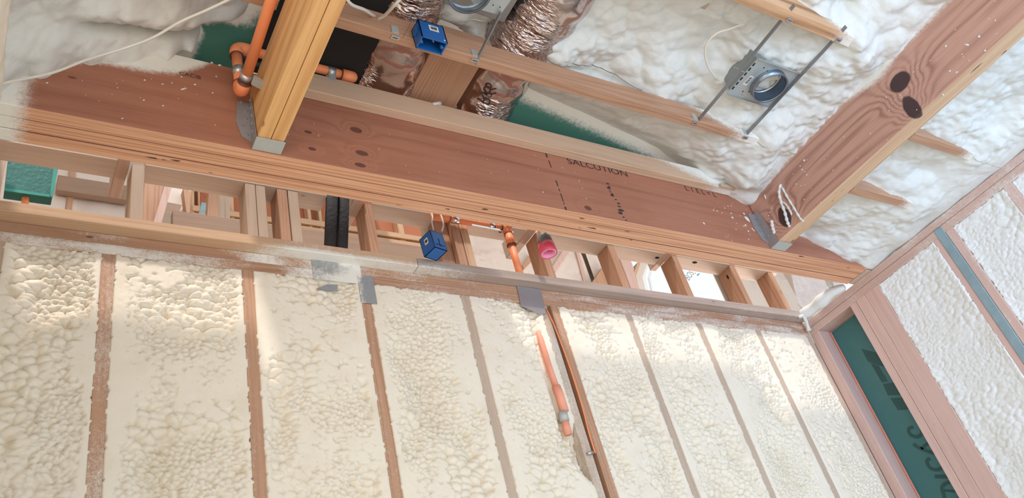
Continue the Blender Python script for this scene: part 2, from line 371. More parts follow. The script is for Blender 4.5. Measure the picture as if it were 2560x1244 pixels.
def text_geo(s, size):
    c = bpy.data.curves.new('t', 'FONT'); c.body = s; c.size = size; c.extrude = 0
    o = bpy.data.objects.new('t', c); COL.objects.link(o); dg = bpy.context.evaluated_depsgraph_get(); dg.update()
    me = bpy.data.meshes.new_from_object(o.evaluated_get(dg)); v = np.array([tuple(q.co) for q in me.vertices]); f = [tuple(p.vertices) for p in me.polygons]
    bpy.data.objects.remove(o); bpy.data.curves.remove(c); bpy.data.meshes.remove(me); return v, f
def text_on(name, s, size, org, u, v_, mat, parent=None, warp=None):
    v, f = text_geo(s, size); org, u, v_ = [np.array(q, float) for q in (org, u, v_)]
    if warp: P = [warp(a[0], a[1]) for a in v]
    else: P = [org + a[0] * u + a[1] * v_ for a in v]
    return link(name, P, f, mat, parent)

# ---------------------------------------------------------------- where things stand (metres from the eye)
YW = 2.2                 # face of the front wall's studs
XR = 3.5                 # face of the right wall's studs
ZP0, ZP1, ZP2 = 1.744, 1.782, 1.820     # double top plate
ZS = 1.860               # top of the overhanging sill plate
ZU = 2.14                # underside of the upper plate
BY0, BY1, BZ0, BZ1 = 1.733, 1.868, 1.82, 2.175   # the laminated beam
JZ0, JZ1 = 2.11, 2.20    # ceiling joists
def deckz(y): return 2.8975 - .35 * y

# ---------------------------------------------------------------- setting: floor, ceiling, walls
struct(G().box(-3.5, 9, -5.5, 9.5, -1.7, -1.6).build('floor', MAT['floor']))
def idw(x, y, pts, p=3.2):
    num = np.zeros_like(x); den = np.zeros_like(x)
    for a, b, c in pts:
        q = 1 / (np.hypot(x - a, y - b) + .03) ** p; num += q * c; den += q
    return num / den
MAIN = [(2.8, 1.70, 2.085), (2.8, 1.4, 2.115), (2.8, 1.13, 2.13), (2.8, .83, 2.09), (2.8, .55, 2.10), (2.8, .25, 2.10),
        (2.5, 1.42, 2.15), (2.62, 1.42, 2.08), (2.5, 1.2, 2.18), (2.54, .9, 2.16), (2.60, .87, 2.085), (2.66, .92, 2.08), (2.5, .8, 2.25), (2.5, .7, 2.24), (2.2, .78, 2.30), (2.66, .75, 2.13), (2.1, 1.42, 2.205), (2.1, 1.15, 2.27), (2.2, .9, 2.22),
        (1.6, 1.40, 2.25), (1.6, 1.15, 2.33), (1.7, .9, 2.27), (1.2, 1.40, 2.33), (1.1, 1.1, 2.40), (.7, 1.2, 2.42), (1.0, .8, 2.36), (.7, .5, 2.36), (2.0, .5, 2.30), (1.4, .5, 2.30),
        (2.7, 1.6, 2.08), (2.6, 1.72, 2.17), (2.45, 1.52, 2.13), (2.45, 1.74, 2.30), (2.3, 1.62, 2.30), (2.2, 1.72, 2.36), (2.1, 1.53, 2.29), (1.9, 1.68, 2.40), (1.75, 1.52, 2.32), (1.6, 1.64, 2.42), (1.4, 1.5, 2.42), (1.3, 1.65, 2.5), (.8, 1.6, 2.5), (1.0, 1.4, 2.5)]
LEFT = [(-.1, 1.73, 1.86), (0, 1.73, 1.96), (.1, 1.73, 2.045), (.2, 1.73, 2.09), (.33, 1.73, 2.14), (.40, 1.73, 2.20), (.45, 1.73, 2.40), (.5, 1.74, 2.5), (.58, 1.73, 2.5), (.5, 1.67, 2.34), (.57, 1.66, 2.36), (.5, 1.62, 2.31),
        (-.1, 1.5, 1.98), (0, 1.55, 2.06), (.15, 1.55, 2.17), (.3, 1.55, 2.22), (.45, 1.55, 2.30), (.57, 1.55, 2.36), (-.05, 1.2, 2.12), (.1, 1.2, 2.20), (.3, 1.2, 2.26), (.5, 1.2, 2.28), (0, .8, 2.2), (.3, .8, 2.26), (.5, .8, 2.26)]
RIGHT = [(2.88, 1.72, 2.0), (3.05, 1.72, 1.96), (3.2, 1.72, 1.905), (3.35, 1.72, 1.86), (3.5, 1.72, 1.822), (2.9, 1.5, 1.93), (3.2, 1.5, 1.89), (3.5, 1.5, 1.822), (2.9, 1.37, 1.90), (3.2, 1.37, 1.85), (3.34, 1.33, 1.822),
         (2.9, 1.28, 1.90), (3.2, 1.28, 1.855), (3.5, 1.3, 1.822), (2.9, 1.16, 1.92), (3.2, 1.16, 1.89), (3.5, 1.15, 1.822), (2.9, 1.06, 1.90), (3.2, 1.06, 1.855), (3.36, 1.02, 1.822), (3.5, 1.0, 1.82),
         (2.9, .97, 1.90), (3.2, .97, 1.86), (2.9, .8, 1.92), (3.2, .8, 1.89), (3.5, .8, 1.822), (2.9, .4, 1.92), (3.2, .4, 1.89), (3.5, .4, 1.822), (3.2, .1, 1.88), (3.2, -.2, 1.88)]
def lumps(x, y, s, amp, cell):
    wx = x + .03 * (fbm(x * 9, y * 9, s) - .5) + .03 * (vnoise(x * 30, y * 30, s + 5) - .5); wy = y + .03 * (fbm(x * 9, y * 9, s + 3) - .5)
    f1, f2 = worley(wx / cell, wy / (cell * .85), s); g1, g2 = worley(wx / (cell * .42), wy / (cell * .4), s + 2)
    big = fbm(x * 5, y * 5, s + 9)
    m = sstep(.40, .62, fbm(x * 4.2, y * 4.2, s + 20)); q1, q2 = worley(wx / .026, wy / .022, s + 31)
    d = amp * (1 - np.clip(f1, 0, 1) ** 2) + amp * .45 * (.5 + m) * (1 - np.clip(g1, 0, 1) ** 2) + .05 * (big - .5) + .0055 * (.4 + m) * (1 - np.clip(q1, 0, 1) ** 2) + .006 * (fbm(x * 60, y * 60, s + 4) - .5)
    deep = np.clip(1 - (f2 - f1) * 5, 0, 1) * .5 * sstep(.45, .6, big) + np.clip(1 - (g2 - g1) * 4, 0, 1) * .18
    return d, deep
def zmain(x, y):
    d, e = lumps(x, y, 11, .026, .085); z = idw(x, y, MAIN)
    yb = np.interp(x, [.6, 1.2, 1.35, 1.6, 2.0, 2.35, 2.55, 2.7, 2.85], [1.40, 1.44, 1.54, 1.625, 1.675, 1.725, 1.80, 1.90, 2.0])
    zb = deckz(y) + .01 - np.clip(yb - y, -.2, .5) * .75 - .03 * sstep(0, .12, yb - y); zb = zb + (z - zb) * sstep(2.35, 2.62, x)
    k = sstep(1.44, 1.50, y); thick = sstep(-.02, .12, yb - y)
    return (z - d + .02) * (1 - k) + (zb - (d - .015) * thick * .8) * k, e
def zleft(x, y):
    d, e = lumps(x, y, 33, .02, .09); z = idw(x, y, LEFT) - d + .012
    yc = 1.70 - .16 * np.clip(.42 - x, 0, 1) - .02 * fbm(x * 12, x * 0, 4); k = sstep(.04, .14, x) * (1 - sstep(.46, .56, x))
    z = z + k * (.06 * np.exp(-((y - yc) / .010) ** 2) - .045 * np.exp(-((y - yc + .055) / .035) ** 2)); return z, np.clip(e + k * np.exp(-((y - yc) / .012) ** 2), 0, 1)  # groove line is also darkened in colour, as painted shade
def zright(x, y): d, e = lumps(x, y, 55, .012, .07); return idw(x, y, RIGHT) - (d - .008) * sstep(3.52, 3.35, x) * 1.0, e * .6

def deck(x0, x1, zfn, name='ceiling', up=0.):
    nx = int((x1 - x0) / .02); ys = np.linspace(-.6, 1.92, 127); xs = np.linspace(x0, x1, nx)
    X, Y = np.meshgrid(xs, ys, indexing='ij'); Z = deckz(Y) + up; P = np.stack([X, Y, Z], -1)
    zf, _ = zfn(X, Y); sp = 1 - sstep(.0, .085, zf - Z)
    return fast(name, P, MAT['green'], {'spray': sp})
struct(deck(1.5, 2.86, zmain)); struct(deck(.6, 1.5, zmain, up=.3)); struct(deck(-.3, .6, zleft))
struct(G().box(2.86, 3.75, -.6, 1.9, 2.02, 2.05).build('ceiling', MAT['green']))

# ---------------------------------------------------------------- laminated beam over the gap
def beam_spray(x, y, z):
    face = sstep(1.745, 1.735, y)
    lim = np.interp(x, [-.1, 0, .04, .12, .2, .28, .36, .44, .5, .56], [1.84, 1.93, 1.985, 2.04, 2.05, 2.055, 2.075, 2.14, 2.22, 2.35])
    s = sstep(-.03, .05, z - lim) * (x < .58)
    s = np.maximum(s, sstep(.05, -.06, x) * .9)
    s = np.maximum(s, .75 * sstep(.045, -.05, x))
    limr = np.interp(x, [2.86, 2.95, 3.1, 3.25, 3.4, 3.5], [2.03, 1.985, 1.955, 1.925, 1.87, 1.80])
    s = np.maximum(s, face * sstep(-.055, .03, z - limr) * (x > 2.87))
    s = np.maximum(s, face * .55 * sstep(.14, .0, np.hypot(x - 2.82, (z - 2.12) * 1.2)))
    bot = (z < 1.825) * sstep(1.80, 1.87, y)
    s = np.maximum(s, bot * .42 * sstep(.6, 0., abs(x - 1.35)))
    return s
bt = thing('laminated_beam', (1.7, BY0, BZ0), 'long three-ply laminated veneer beam with reddish face, running above the wall and carrying the hangers', 'beam')
for k in range(3):
    y0 = BY0 + k * .045
    board('ply', -.12, 3.462, y0, y0 + .0428, BZ0 + (0, .0015, .0005)[k], BZ1, MAT['lvl'], bt, beam_spray, step=.025)
g = G()
for (px, ya, yb, wd) in ((1.707, 1.823, 2.10, .006),):
    z = ya
    random.seed(3)
    while z < yb:
        L = random.uniform(.008, .04)
        if random.random() < .72: g.box(px + random.uniform(-.003, .003) - wd / 2, px + wd / 2 + random.uniform(-.002, .002), BY0 - .0009, BY0 + .001, z, z + L)
        z += L + random.uniform(.002, .016)
g.build('pencil_mark', MAT['ink'], bt)['label'] = 'dark vertical marker line on the beam face'
g = G(); random.seed(8); z = 1.83
while z < 2.03:
    r = random.uniform(.0035, .009) * (2 if 1.86 < z < 1.885 else 1); x = 1.985 - (z - 1.83) * .07 + random.uniform(-.008, .008)
    g.prism([(x + r * math.cos(a) * random.uniform(.6, 1.6), BY0 - .0009, z + r * .6 * math.sin(a)) for a in np.linspace(0, 6.28, 8)[:-1]], (0, .0015, 0)); z += random.uniform(.008, .02)
g.build('ink_stain', MAT['ink'], bt)['label'] = 'trail of black spots down the beam face'
text_on('stamped_letters', 'SALCUTION', .05, (1.80, BY0 - .001, 2.083), (1.12, 0, 0), (0, 0, .9), MAT['ink'], bt)['label'] = 'black stamped letters half hidden under the ledger'
text_on('stamped_letters', 'L 1 E L = L', .042, (2.42, BY0 - .001, 2.082), (1.0, 0, 0), (0, 0, .9), MAT['ink'], bt)
text_on('stamped_letters', 'CACIB', .022, (.365, BY0 - .001, 2.085), (1, 0, 0), (0, 0, 1), MAT['ink'], bt)

# splashes of foam on the beam's face
def blob(g, c, r, L, d, nrm, seed=0, n=7):
    """flattened drop lying on a face: length L along d, radius r, raised along nrm"""
    c, d, nrm = [np.array(q, float) for q in (c, d, nrm)]; s = np.cross(d, nrm); v = []; f = []; m = 10
    for i in range(n + 1):
        t = i / n; w = r * math.sin(math.pi * min(max(t, .04), .96)) ** .6 * (1.25 - .75 * t)
        for k in range(m):
            a = math.pi * 2 * k / m; v.append(c + d * L * (t - .5) + s * w * math.cos(a) + nrm * max(-.0008, w * .8 * math.sin(a)))
    for i in range(n):
        for k in range(m): f.append((i * m + k, i * m + (k + 1) % m, (i + 1) * m + (k + 1) % m, (i + 1) * m + k))
    f += [tuple(range(m))[::-1], tuple(n * m + k for k in range(m))]; g.add(v, f)
rnd = random.Random(5)
def splat(parent, pts, plane, mat=None, rr=(.0016, .0035)):
    g = G()
    for (px, py, s, L, ang) in pts:
        if plane == 'Y': c = onY(px, py, BY0); d = (math.cos(ang), 0, math.sin(ang)); nr = (0, -1, 0)
        else: c = onX(px, py, 2.8); d = (0, math.cos(ang), math.sin(ang)); nr = (-1, 0, 0)
        blob(g, c, s, L, d, nr)
    o = g.build('foam_splash', MAT['foam_soft'], parent, True); o['kind'] = 'stuff'; o['label'] = 'white specks and drops of foam'; return o
pts = [(1868, 548, .009, .035, -1.0), (1860, 534, .004, .013, -.9), (1831, 544, .0055, .012, -1), (1828, 533, .004, .008, 0), (1864, 563, .0045, .012, -1), (1871, 578, .004, .01, -1), (1784, 525, .0035, .008, 0), (1793, 527, .0035, .008, 0), (1760, 558, .004, .014, -.9), (1805, 532, .003, .006, 0), (1820, 515, .003, .006, 0), (1828, 514, .003, .006, 0), (1881, 572, .003, .01, -1), (1885, 576, .003, .01, -1), (1840, 573, .0025, .006, 0), (1842, 558, .002, .005, 0), (1860, 565, .003, .008, 0), (1872, 598, .003, .006, 0), (1816, 592, .002, .005, 0), (1830, 601, .002, .005, 0), (1875, 586, .002, .005, 0), (1812, 520, .003, .006, .5), (1850, 539, .002, .005, 0), (1866, 523, .002, .005, 0)]
pts += [(460, 222, .003, .022, .6), (488, 211, .0028, .009, .6), (407, 210, .0025, .007, .6), (362, 200, .0025, .007, .6), (430, 207, .002, .006, .6), (454, 192, .002, .007, .6), (541, 191, .0025, .007, .6), (532, 232, .0025, .007, .6), (360, 250, .0025, .007, .6), (408, 264, .0025, .007, .6), (118, 207, .0025, .007, .6), (306, 296, .002, .007, .6), (530, 157, .004, .008, 0), (550, 163, .004, .012, .3), (1358, 480, .0025, .006, 0), (1448, 452, .002, .006, 0), (1466, 496, .002, .005, 0), (1456, 470, .002, .005, 0)]
for k in range(50): pts.append((rnd.uniform(200, 1850), 0, rnd.uniform(.0007, .0014), .004, rnd.uniform(0, 3)))
pts = [(a, (b if b else np.interp(a, [200, 1850], [280, 600]) - rnd.uniform(5, 120)), c, d, e) for a, b, c, d, e in pts]
splat(bt, pts, 'Y')

# ---------------------------------------------------------------- joists hanging over the room
def js(xend, soft=.18):
    return lambda x, y, z: sstep(xend - soft, xend + .03, x + (z - 2.11) * 2.2) * .95
t = board('ceiling_joist', .655, 2.64, 1.40, 1.438, JZ0, JZ1, MAT['fir_x'], spray=lambda x, y, z: np.maximum(.95 * sstep(2.25, 2.62, x + (z - 2.11) * 2.6), .0 * x), step=.03)
tag(t, 'ceiling joist carrying the blue box, between the double beam and the knotty timber', 'joist', 'ceiling joists')
MAT['joist_mat'] = t.data.materials[0]
t = board('ceiling_joist', .08, .571, 1.40, 1.438, JZ0, JZ1, MAT['fir_x'])
tag(t, 'short end of a ceiling joist left of the orange pipe at the top edge', 'joist', 'ceiling joists')
t = board('ceiling_joist', .9, 2.60, .86, .905, JZ0, 2.25, MAT['gold_x'] if 'gold_x' in MAT else MAT['fir_x'], spray=lambda x, y, z: .95 * sstep(2.35, 2.62, x + (z - 2.11) * .8), step=.03)
tag(t, 'grained ceiling joist at the upper right holding the far ends of the lamp bars', 'joist', 'ceiling joists')
t = board('ledger_board', .655, 2.78, 1.695, 1.7325, JZ0, JZ1, MAT['ledger'], spray=lambda x, y, z: .9 * sstep(2.35, 2.75, x + (z - 2.11) * 3.2), step=.03)
tag(t, 'pale ledger board nailed along the top of the laminated beam', 'board')
t = board('block_end', 2.60, 2.765, 1.68, 1.6945, JZ0 - .006, JZ0 + .012, MAT['grey_x']); tag(t, 'small grey wood block at the right end of the ledger', 'wood block')
for (ya, lab, blk) in ((1.312, 'short rafter stub right of the knotty timber, the lower of two in the foam', 0), (.998, 'short rafter stub right of the knotty timber, the upper one with a dark stained side', 1)):
    t = board('rafter', 2.885, 3.6, ya, ya + .038, 1.83, 1.97, MAT['fir_x'], spray=lambda x, y, z: .95 * sstep(3.12, 3.34, x + (z - 1.83) * 1.5), step=.03); tag(t, lab, 'rafter', 'rafter stubs in the right ceiling foam')

def hanger(x0, x1, label, big):
    h = thing('joist_hanger', ((x0 + x1) / 2, BY0, 1.828), label, 'joist hanger', 'joist hangers on the laminated beam')
    g = G().box(x0 - .0025, x1 + .0025, BY0 - .052, BY0 - .001, 1.8245, 1.8275); g.build('seat', MAT['steel_dull'], h, bevel=.0006)
    for s, x in ((-1, x0), (1, x1)):
        zt = 2.02 if big else 1.99
        g = G().prism([(x + s * .0015, BY0 - .052, 1.826), (x + s * .0015, BY0 - .001, 1.826), (x + s * .0015, BY0 - .001, zt), (x + s * .0015, BY0 - .03, zt)], (s * .0015, 0, 0))
        if not (big and s > 0 and x < 1): g.prism([(x, BY0 - .0032, 1.85), (x, BY0 - .0032, zt), (x + s * .038, BY0 - .0032, zt), (x + s * .045, BY0 - .0032, 1.93), (x + s * .03, BY0 - .0032, 1.87)], (0, .0022, 0))
        g.build('side_flange', MAT['steel'] if s > 0 else MAT['nailplate'], h)
        for zz in np.arange(1.88, zt, .034):
            if big and s > 0 and x < 1: continue
            xx = x + s * (.014 + .012 * (int(zz * 100) % 2)); g = G().tube([(xx, BY0 - .0065, zz), (xx, BY0 - .003, zz)], .0045, 8); g.build('nail_head', MAT['steel'], h); g = G().tube([(x + s * .006, BY0 - .02, zz), (x + s * .002, BY0 - .02, zz)], .004, 8); g.build('nail_head', MAT['steel'], h)
    return h
hanger(.571, .652, 'galvanised joist hanger holding the end of the golden double beam', True)
hanger(2.798, 2.880, 'blue-grey joist hanger holding the end of the knotty timber, splashed with foam', True)

# double beam, left
t = thing('double_beam', (.61, 1.1, 1.83), 'golden double beam hanging toward the camera at upper left', 'beam')
for k, (a, b) in enumerate(((.573, .6105), (.6125, .651))): board('ply', a, b, -.4, BY0 - .002, 1.83, 2.07, MAT['gold_y'], t, bev=.0015)
# knotty timber, right
def tspray(x, y, z):
    lim = np.interp(y, [.2, .55, .83, .96, 1.13, 1.4, 1.7], [2.10, 2.10, 2.095, 2.065, 2.11, 2.105, 2.08]); s = sstep(-.035, .035, z - lim) * (x < 2.81)
    s = np.maximum(s, (x > 2.87) * sstep(1.84, 1.9, z)); s = np.maximum(s, .25 * (x < 2.81) * sstep(1.6, 1.72, y)); return s
t = thing('timber_beam', (2.84, 1.1, 1.83), 'knotty reddish timber beam crossing the upper right corner', 'beam')
for a, b in ((2.80, 2.8385), (2.8395, 2.88)): board('ply', a, b, -.4, BY0 - .002, 1.83, 2.13, MAT['timber'], t, tspray, step=.03)
pts = []
rnd = random.Random(11)
for k in range(38):
    px = rnd.uniform(1960, 2540); py = np.interp(px, [1960, 2540], [560, 40]) - rnd.uniform(-30, 110); pts.append((px, py, rnd.uniform(.0012, .0028), .005, rnd.uniform(0, 3)))
pts += [(2447, 92, .005, .01, 0), (2416, 112, .004, .02, 1), (2364, 116, .0045, .009, 0), (2462, 127, .004, .008, 0), (2374, 178, .004, .008, 0), (2391, 181, .003, .01, 0), (2357, 237, .004, .008, 0), (2010, 401, .0055, .01, 0), (2005, 424, .004, .008, 0), (2000, 415, .003, .006, 0), (2017, 437, .003, .006, 0), (1924, 531, .003, .007, 0), (1928, 520, .003, .006, 0), (1922, 539, .003, .006, 0), (1981, 523, .003, .006, 0), (1990, 460, .003, .006, 0)]
splat(t, pts, 'X')
def drip(px, r0):
    P = [onX(a, b, 2.798) for a, b in px]; P = spline(P, 6); n = len(P)
    R = [r0 * (.55 + .45 * math.sin(i * .9) ** 2) * (1.0 if i < n - 3 else .8) for i in range(n)]
    G().tube(P, R, 8).build('foam_drip', MAT['foam_soft'], t, True)['label'] = 'cream foam dripped down the timber face'
drip([(1952, 460), (1948, 482), (1953, 505), (1962, 530), (1968, 552), (1974, 567)], .0085)
drip([(1955, 468), (1968, 492), (1985, 520), (2000, 545), (2009, 553)], .006)
drip([(1958, 505), (1966, 512), (1976, 528), (1979, 537)], .0055)
drip([(1929, 550), (1931, 565), (1935, 580), (1937, 583)], .0095)
drip([(1911, 487), (1913, 492), (1914, 497)], .004)

# ---------------------------------------------------------------- spray foam overhead
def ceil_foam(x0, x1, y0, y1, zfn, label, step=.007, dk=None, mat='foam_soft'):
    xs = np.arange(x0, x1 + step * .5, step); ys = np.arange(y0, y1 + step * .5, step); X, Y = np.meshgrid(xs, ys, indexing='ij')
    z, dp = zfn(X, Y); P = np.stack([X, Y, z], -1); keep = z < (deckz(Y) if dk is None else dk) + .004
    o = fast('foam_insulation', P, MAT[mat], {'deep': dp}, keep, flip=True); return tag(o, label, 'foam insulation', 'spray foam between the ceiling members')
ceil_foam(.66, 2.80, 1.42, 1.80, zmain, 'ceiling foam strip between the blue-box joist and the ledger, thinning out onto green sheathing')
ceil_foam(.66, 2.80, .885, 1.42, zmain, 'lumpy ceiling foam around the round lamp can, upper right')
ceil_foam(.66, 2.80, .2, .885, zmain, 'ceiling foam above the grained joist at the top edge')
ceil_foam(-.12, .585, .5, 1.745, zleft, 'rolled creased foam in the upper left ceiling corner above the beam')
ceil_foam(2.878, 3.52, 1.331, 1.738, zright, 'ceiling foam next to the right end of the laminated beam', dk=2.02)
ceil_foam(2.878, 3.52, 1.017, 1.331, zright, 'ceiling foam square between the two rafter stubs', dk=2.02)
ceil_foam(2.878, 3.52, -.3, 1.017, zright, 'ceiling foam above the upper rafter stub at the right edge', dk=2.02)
t = spline([(-.02, 1.3, 1.2), (-.02, 1.3, 1.2)], 2)

# ---------------------------------------------------------------- front wall
struct(G().box(-.12, 3.75, YW + .0895, YW + .101, -1.6, ZP0).build('wall_front', MAT['grey_z']))
def fd(s): return lambda x, y, z: (.30 if s == 1 else .18) + .42 * (fbm(x * 40 + s, z * 5, s) - .3)
STUDS = [(-.05, -.012), (.243, .281), (.662, .700), (1.073, 1.111), (1.483, 1.521), (1.900, 1.938), (2.29, 2.328), (2.702, 2.740), (3.092, 3.130), (3.462, 3.50)]
SL = ['wall stud at the left edge of the photo', 'first full wall stud from the left, half coated in foam', 'second wall stud from the left, clean reddish face', 'wall stud just right of the grey dusted nail plate', 'wall stud left of the embedded orange pipe', 'wall stud right of the embedded orange pipe', 'first narrow stud right of the pipe stud', 'second narrow stud right of the pipe stud', 'third narrow stud right of the pipe stud', 'corner stud where the front wall meets the green sheathing']
for k, ((a, b), l) in enumerate(zip(STUDS, SL)):
    t = board('wall_stud', a, b, YW, YW + .089, -1.6, ZP0, MAT['fir_z'] if k in (1, 2, 3, 5) else MAT['grey_z'], spray=fd(k), step=.02 if False else .06); tag(t, l, 'stud', 'front wall studs')
t = board('wall_stud', 1.845, 1.884, YW + .004, YW + .089, -1.6, ZP0, MAT['grey_z'], spray=lambda x, y, z: .42 + .5 * (fbm(x * 30, z * 9, 4) - .5)); tag(t, 'greyish doubled stud between the embedded pipe and its orange-edged neighbour', 'stud', 'front wall studs')
def pd(base, s, peaks):
    def f(x, y, z):
        r = base + .9 * (fbm(x * 7, z * 34, s) - .5)
        for c, wd, h in peaks: r = r + h * np.exp(-((x - c) / wd) ** 2)
        return r
    return f
t = board('top_plate', -.12, 3.5, YW, YW + .089, ZP0, ZP1, MAT['fir_x'], spray=pd(.42, 3, [(.2, .25, .25), (3.2, .5, .1), (1.3, .25, -.1), (.75, .05, -.3), (.98, .1, .5)]), step=.02); tag(t, 'lower board of the double top plate, directly over the wall foam', 'plate', 'top plates of the front wall')
t = board('top_plate', -.12, 3.5, YW, YW + .089, ZP1 + .001, ZP2, MAT['fir_x'], spray=pd(.25, 6, [(.75, .12, .35), (2.4, .4, .2), (.98, .1, .6), (1.15, .2, .2)]), step=.02); tag(t, 'upper board of the double top plate, under the overhanging sill', 'plate', 'top plates of the front wall')
def sd(x, y, z):
    under = (z < ZP2 + .004)
    s = .05 + .85 * np.exp(-((x - .93) / .28) ** 2) + .5 * np.exp(-((x - 1.35) / .25) ** 2) + .2 * np.exp(-((x - .2) / .25) ** 2) * sstep(2.17, 2.19, y) + .35 * sstep(2.4, 3.3, x) + .3 * (fbm(x * 12, y * 20, 5) - .5)
    return np.where(under, s, s * .45)
MAT['sill_dark'] = wood('weathered_sill', 'x', (0.46, 0.36, 0.30), (0.30, 0.235, 0.20), 40, fine=.7)
t = board('sill_plate', -.12, 1.300, 2.155, YW + .089, ZP2 + .001, ZS, MAT['pine_x'], spray=sd, step=.02); tag(t, 'left length of the overhanging sill plate, orange wood', 'plate', 'sill plates')
t = board('sill_plate', 1.302, 3.49, 2.155, YW + .089, ZP2 + .001, ZS, MAT['sill_dark'], spray=sd, step=.02); tag(t, 'right length of the overhanging sill plate, grey and stained', 'plate', 'sill plates')

def wall_foam(label, org, du, nrm, W, z0, z1, seed, over=.007, cell=(.034, .024), soft=False, holes=(), step=.0042, mat='foam', depth=.02, trim=.0025):
    """foam in one stud bay: org + u*du + z, pushed out along nrm; sliced flush with the stud faces"""
    us = np.arange(-over, W + over + step * .5, step); zs = np.arange(z0, z1 + over, step); U, Z = np.meshgrid(us, zs, indexing='ij')
    s = seed
    wu = U + .016 * (vnoise(U * 25, Z * 25, s) - .5) + .03 * (fbm(U * 6, Z * 6, s + 1) - .5); wz = Z + .016 * (vnoise(U * 25, Z * 25, s + 2) - .5)
    sc = .75 + .5 * np.round(vnoise(U * 4, Z * 3, s + 8))
    f1, f2 = worley(wu / cell[0], wz / cell[1], s); g1, g2 = worley(wu / (cell[0] * .55), wz / (cell[1] * .55), s + 4)
    e = np.minimum(U, W - U); lowf = fbm(U * 7, Z * 4.5, s + 6); mid = np.sin(np.clip(U / W, 0, 1) * math.pi)
    left = sstep(.12, .0, U / W) + .9 * sstep(.88, 1., U / W)
    base = -.008 + depth * (-.55 * mid ** .8 + 2.6 * (lowf - .5) + .8 * left)
    mixc = sstep(.42, .6, fbm(U * 5, Z * 5, s + 30))
    dome = (1 - mixc) * .022 * (1 - np.clip(f1 * 1.05, 0, 1) ** 2.2) + mixc * .014 * (1 - np.clip(g1 * 1.05, 0, 1) ** 2.2)
    dome = dome * (.3 if soft else 1) 
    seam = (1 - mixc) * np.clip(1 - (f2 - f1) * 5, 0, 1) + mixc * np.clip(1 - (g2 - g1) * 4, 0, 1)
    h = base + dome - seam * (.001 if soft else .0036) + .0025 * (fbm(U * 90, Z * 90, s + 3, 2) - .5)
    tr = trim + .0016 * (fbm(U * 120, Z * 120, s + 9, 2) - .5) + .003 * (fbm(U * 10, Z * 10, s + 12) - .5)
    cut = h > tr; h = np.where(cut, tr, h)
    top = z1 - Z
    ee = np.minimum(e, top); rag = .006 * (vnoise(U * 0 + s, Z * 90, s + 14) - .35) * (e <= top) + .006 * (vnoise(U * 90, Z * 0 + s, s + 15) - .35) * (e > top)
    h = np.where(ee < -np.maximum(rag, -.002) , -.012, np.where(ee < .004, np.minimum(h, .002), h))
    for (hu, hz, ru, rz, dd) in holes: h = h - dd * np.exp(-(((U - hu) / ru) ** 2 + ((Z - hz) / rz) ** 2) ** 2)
    deep = np.where(cut, .12 * fbm(U * 40, Z * 40, s), np.clip((tr - h) * 12, 0, .5) + .45 * seam)  # crevice tint weight: hollows and seams get painted shade
    org = np.array(org, float); du = np.array(du, float); nrm = np.array(nrm, float)
    P = org + U[..., None] * du + h[..., None] * nrm; P[..., 2] = Z
    fl = np.dot(np.cross(du, (0, 0, 1)), nrm) < 0
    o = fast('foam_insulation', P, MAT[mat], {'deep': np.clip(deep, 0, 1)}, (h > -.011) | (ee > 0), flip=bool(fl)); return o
FL = ['wall foam bay at the left edge of the photo', 'wall foam bay between the first and second full studs', 'wall foam bay under the dusted grey nail plate', 'wall foam bay right of the dusted nail plate', 'wall foam bay with the orange pipe embedded in it', 'wall foam bay just right of the orange pipe stud', 'wall foam bay with a scraped flat upper part, sixth in the front wall', 'wall foam bay third from the room corner', 'smooth wall foam bay beside the room corner']
edges = [(-.012, .243), (.281, .662), (.700, 1.073), (1.111, 1.483), (1.521, 1.845), (1.938, 2.29), (2.328, 2.702), (2.740, 3.092), (3.130, 3.462)]
for k, (a, b) in enumerate(edges):
    hs = []
    if k == 4: hs = [(1.79 - 1.521 + .00, 1.40, .020, .27, .03), (1.845 - 1.521, 1.10, .035, .10, .05)]
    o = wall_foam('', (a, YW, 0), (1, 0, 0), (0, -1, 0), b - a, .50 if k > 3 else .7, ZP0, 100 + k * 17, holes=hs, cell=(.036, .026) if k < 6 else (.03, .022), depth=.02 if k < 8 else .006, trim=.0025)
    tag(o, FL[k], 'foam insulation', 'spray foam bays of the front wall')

# grey steel nail plates lying over the plates and studs of the front wall
def plate_quad(name, pix, Y, mat, label, th=.0016):
    P = [onY(a, b, Y) for a, b in pix]
    o = G().prism(P, (0, th, 0)).build(name, mat); return tag(o, label, 'nail plate', 'steel nail plates of the front wall')
plate_quad('nail_plate', [(1292, 714), (1352, 723), (1357, 745), (1366, 783), (1350, 786), (1318, 770), (1303, 765)], YW - .0045, MAT['nailplate'], 'clean grey steel nail plate covering the top plates above the orange pipe')
def dusty(name, x0, x1, z0, z1, Y, sp, label):
    return tag(board(name, x0, x1, Y, Y + .0018, z0, z1, MAT['steel_dust'], spray=sp, step=.008, bev=.0003), label, 'nail plate', 'steel nail plates of the front wall')
m, t_, p_ = nt('dusted_steel'); tc_ = N(t_, 'ShaderNodeTexCoord').outputs['Object']; c_, f_ = spray_over(t_, MIX(t_, NOISE(t_, tc_, 60, 3), c4((.25, .26, .27)), c4((.36, .37, .37))), tc_)
V(t_, p_, 'Base Color', c_); p_.inputs['Roughness'].default_value = .6; V(t_, p_, 'Normal', BUMP(t_, M_(t_, 'ADD', f_, NOISE(t_, tc_, 200, 3)), .7, .002)); MAT['steel_dust'] = m
dusty('nail_plate', .905, 1.085, 1.738, 1.822, YW - .004, lambda x, y, z: .40 + .4 * sstep(.96, 1.05, x) + .35 * sstep(1.80, 1.74, z) + .5 * (fbm(x * 45, z * 45, 3) - .5), 'wide grey nail plate half buried in foam dust, left of centre')
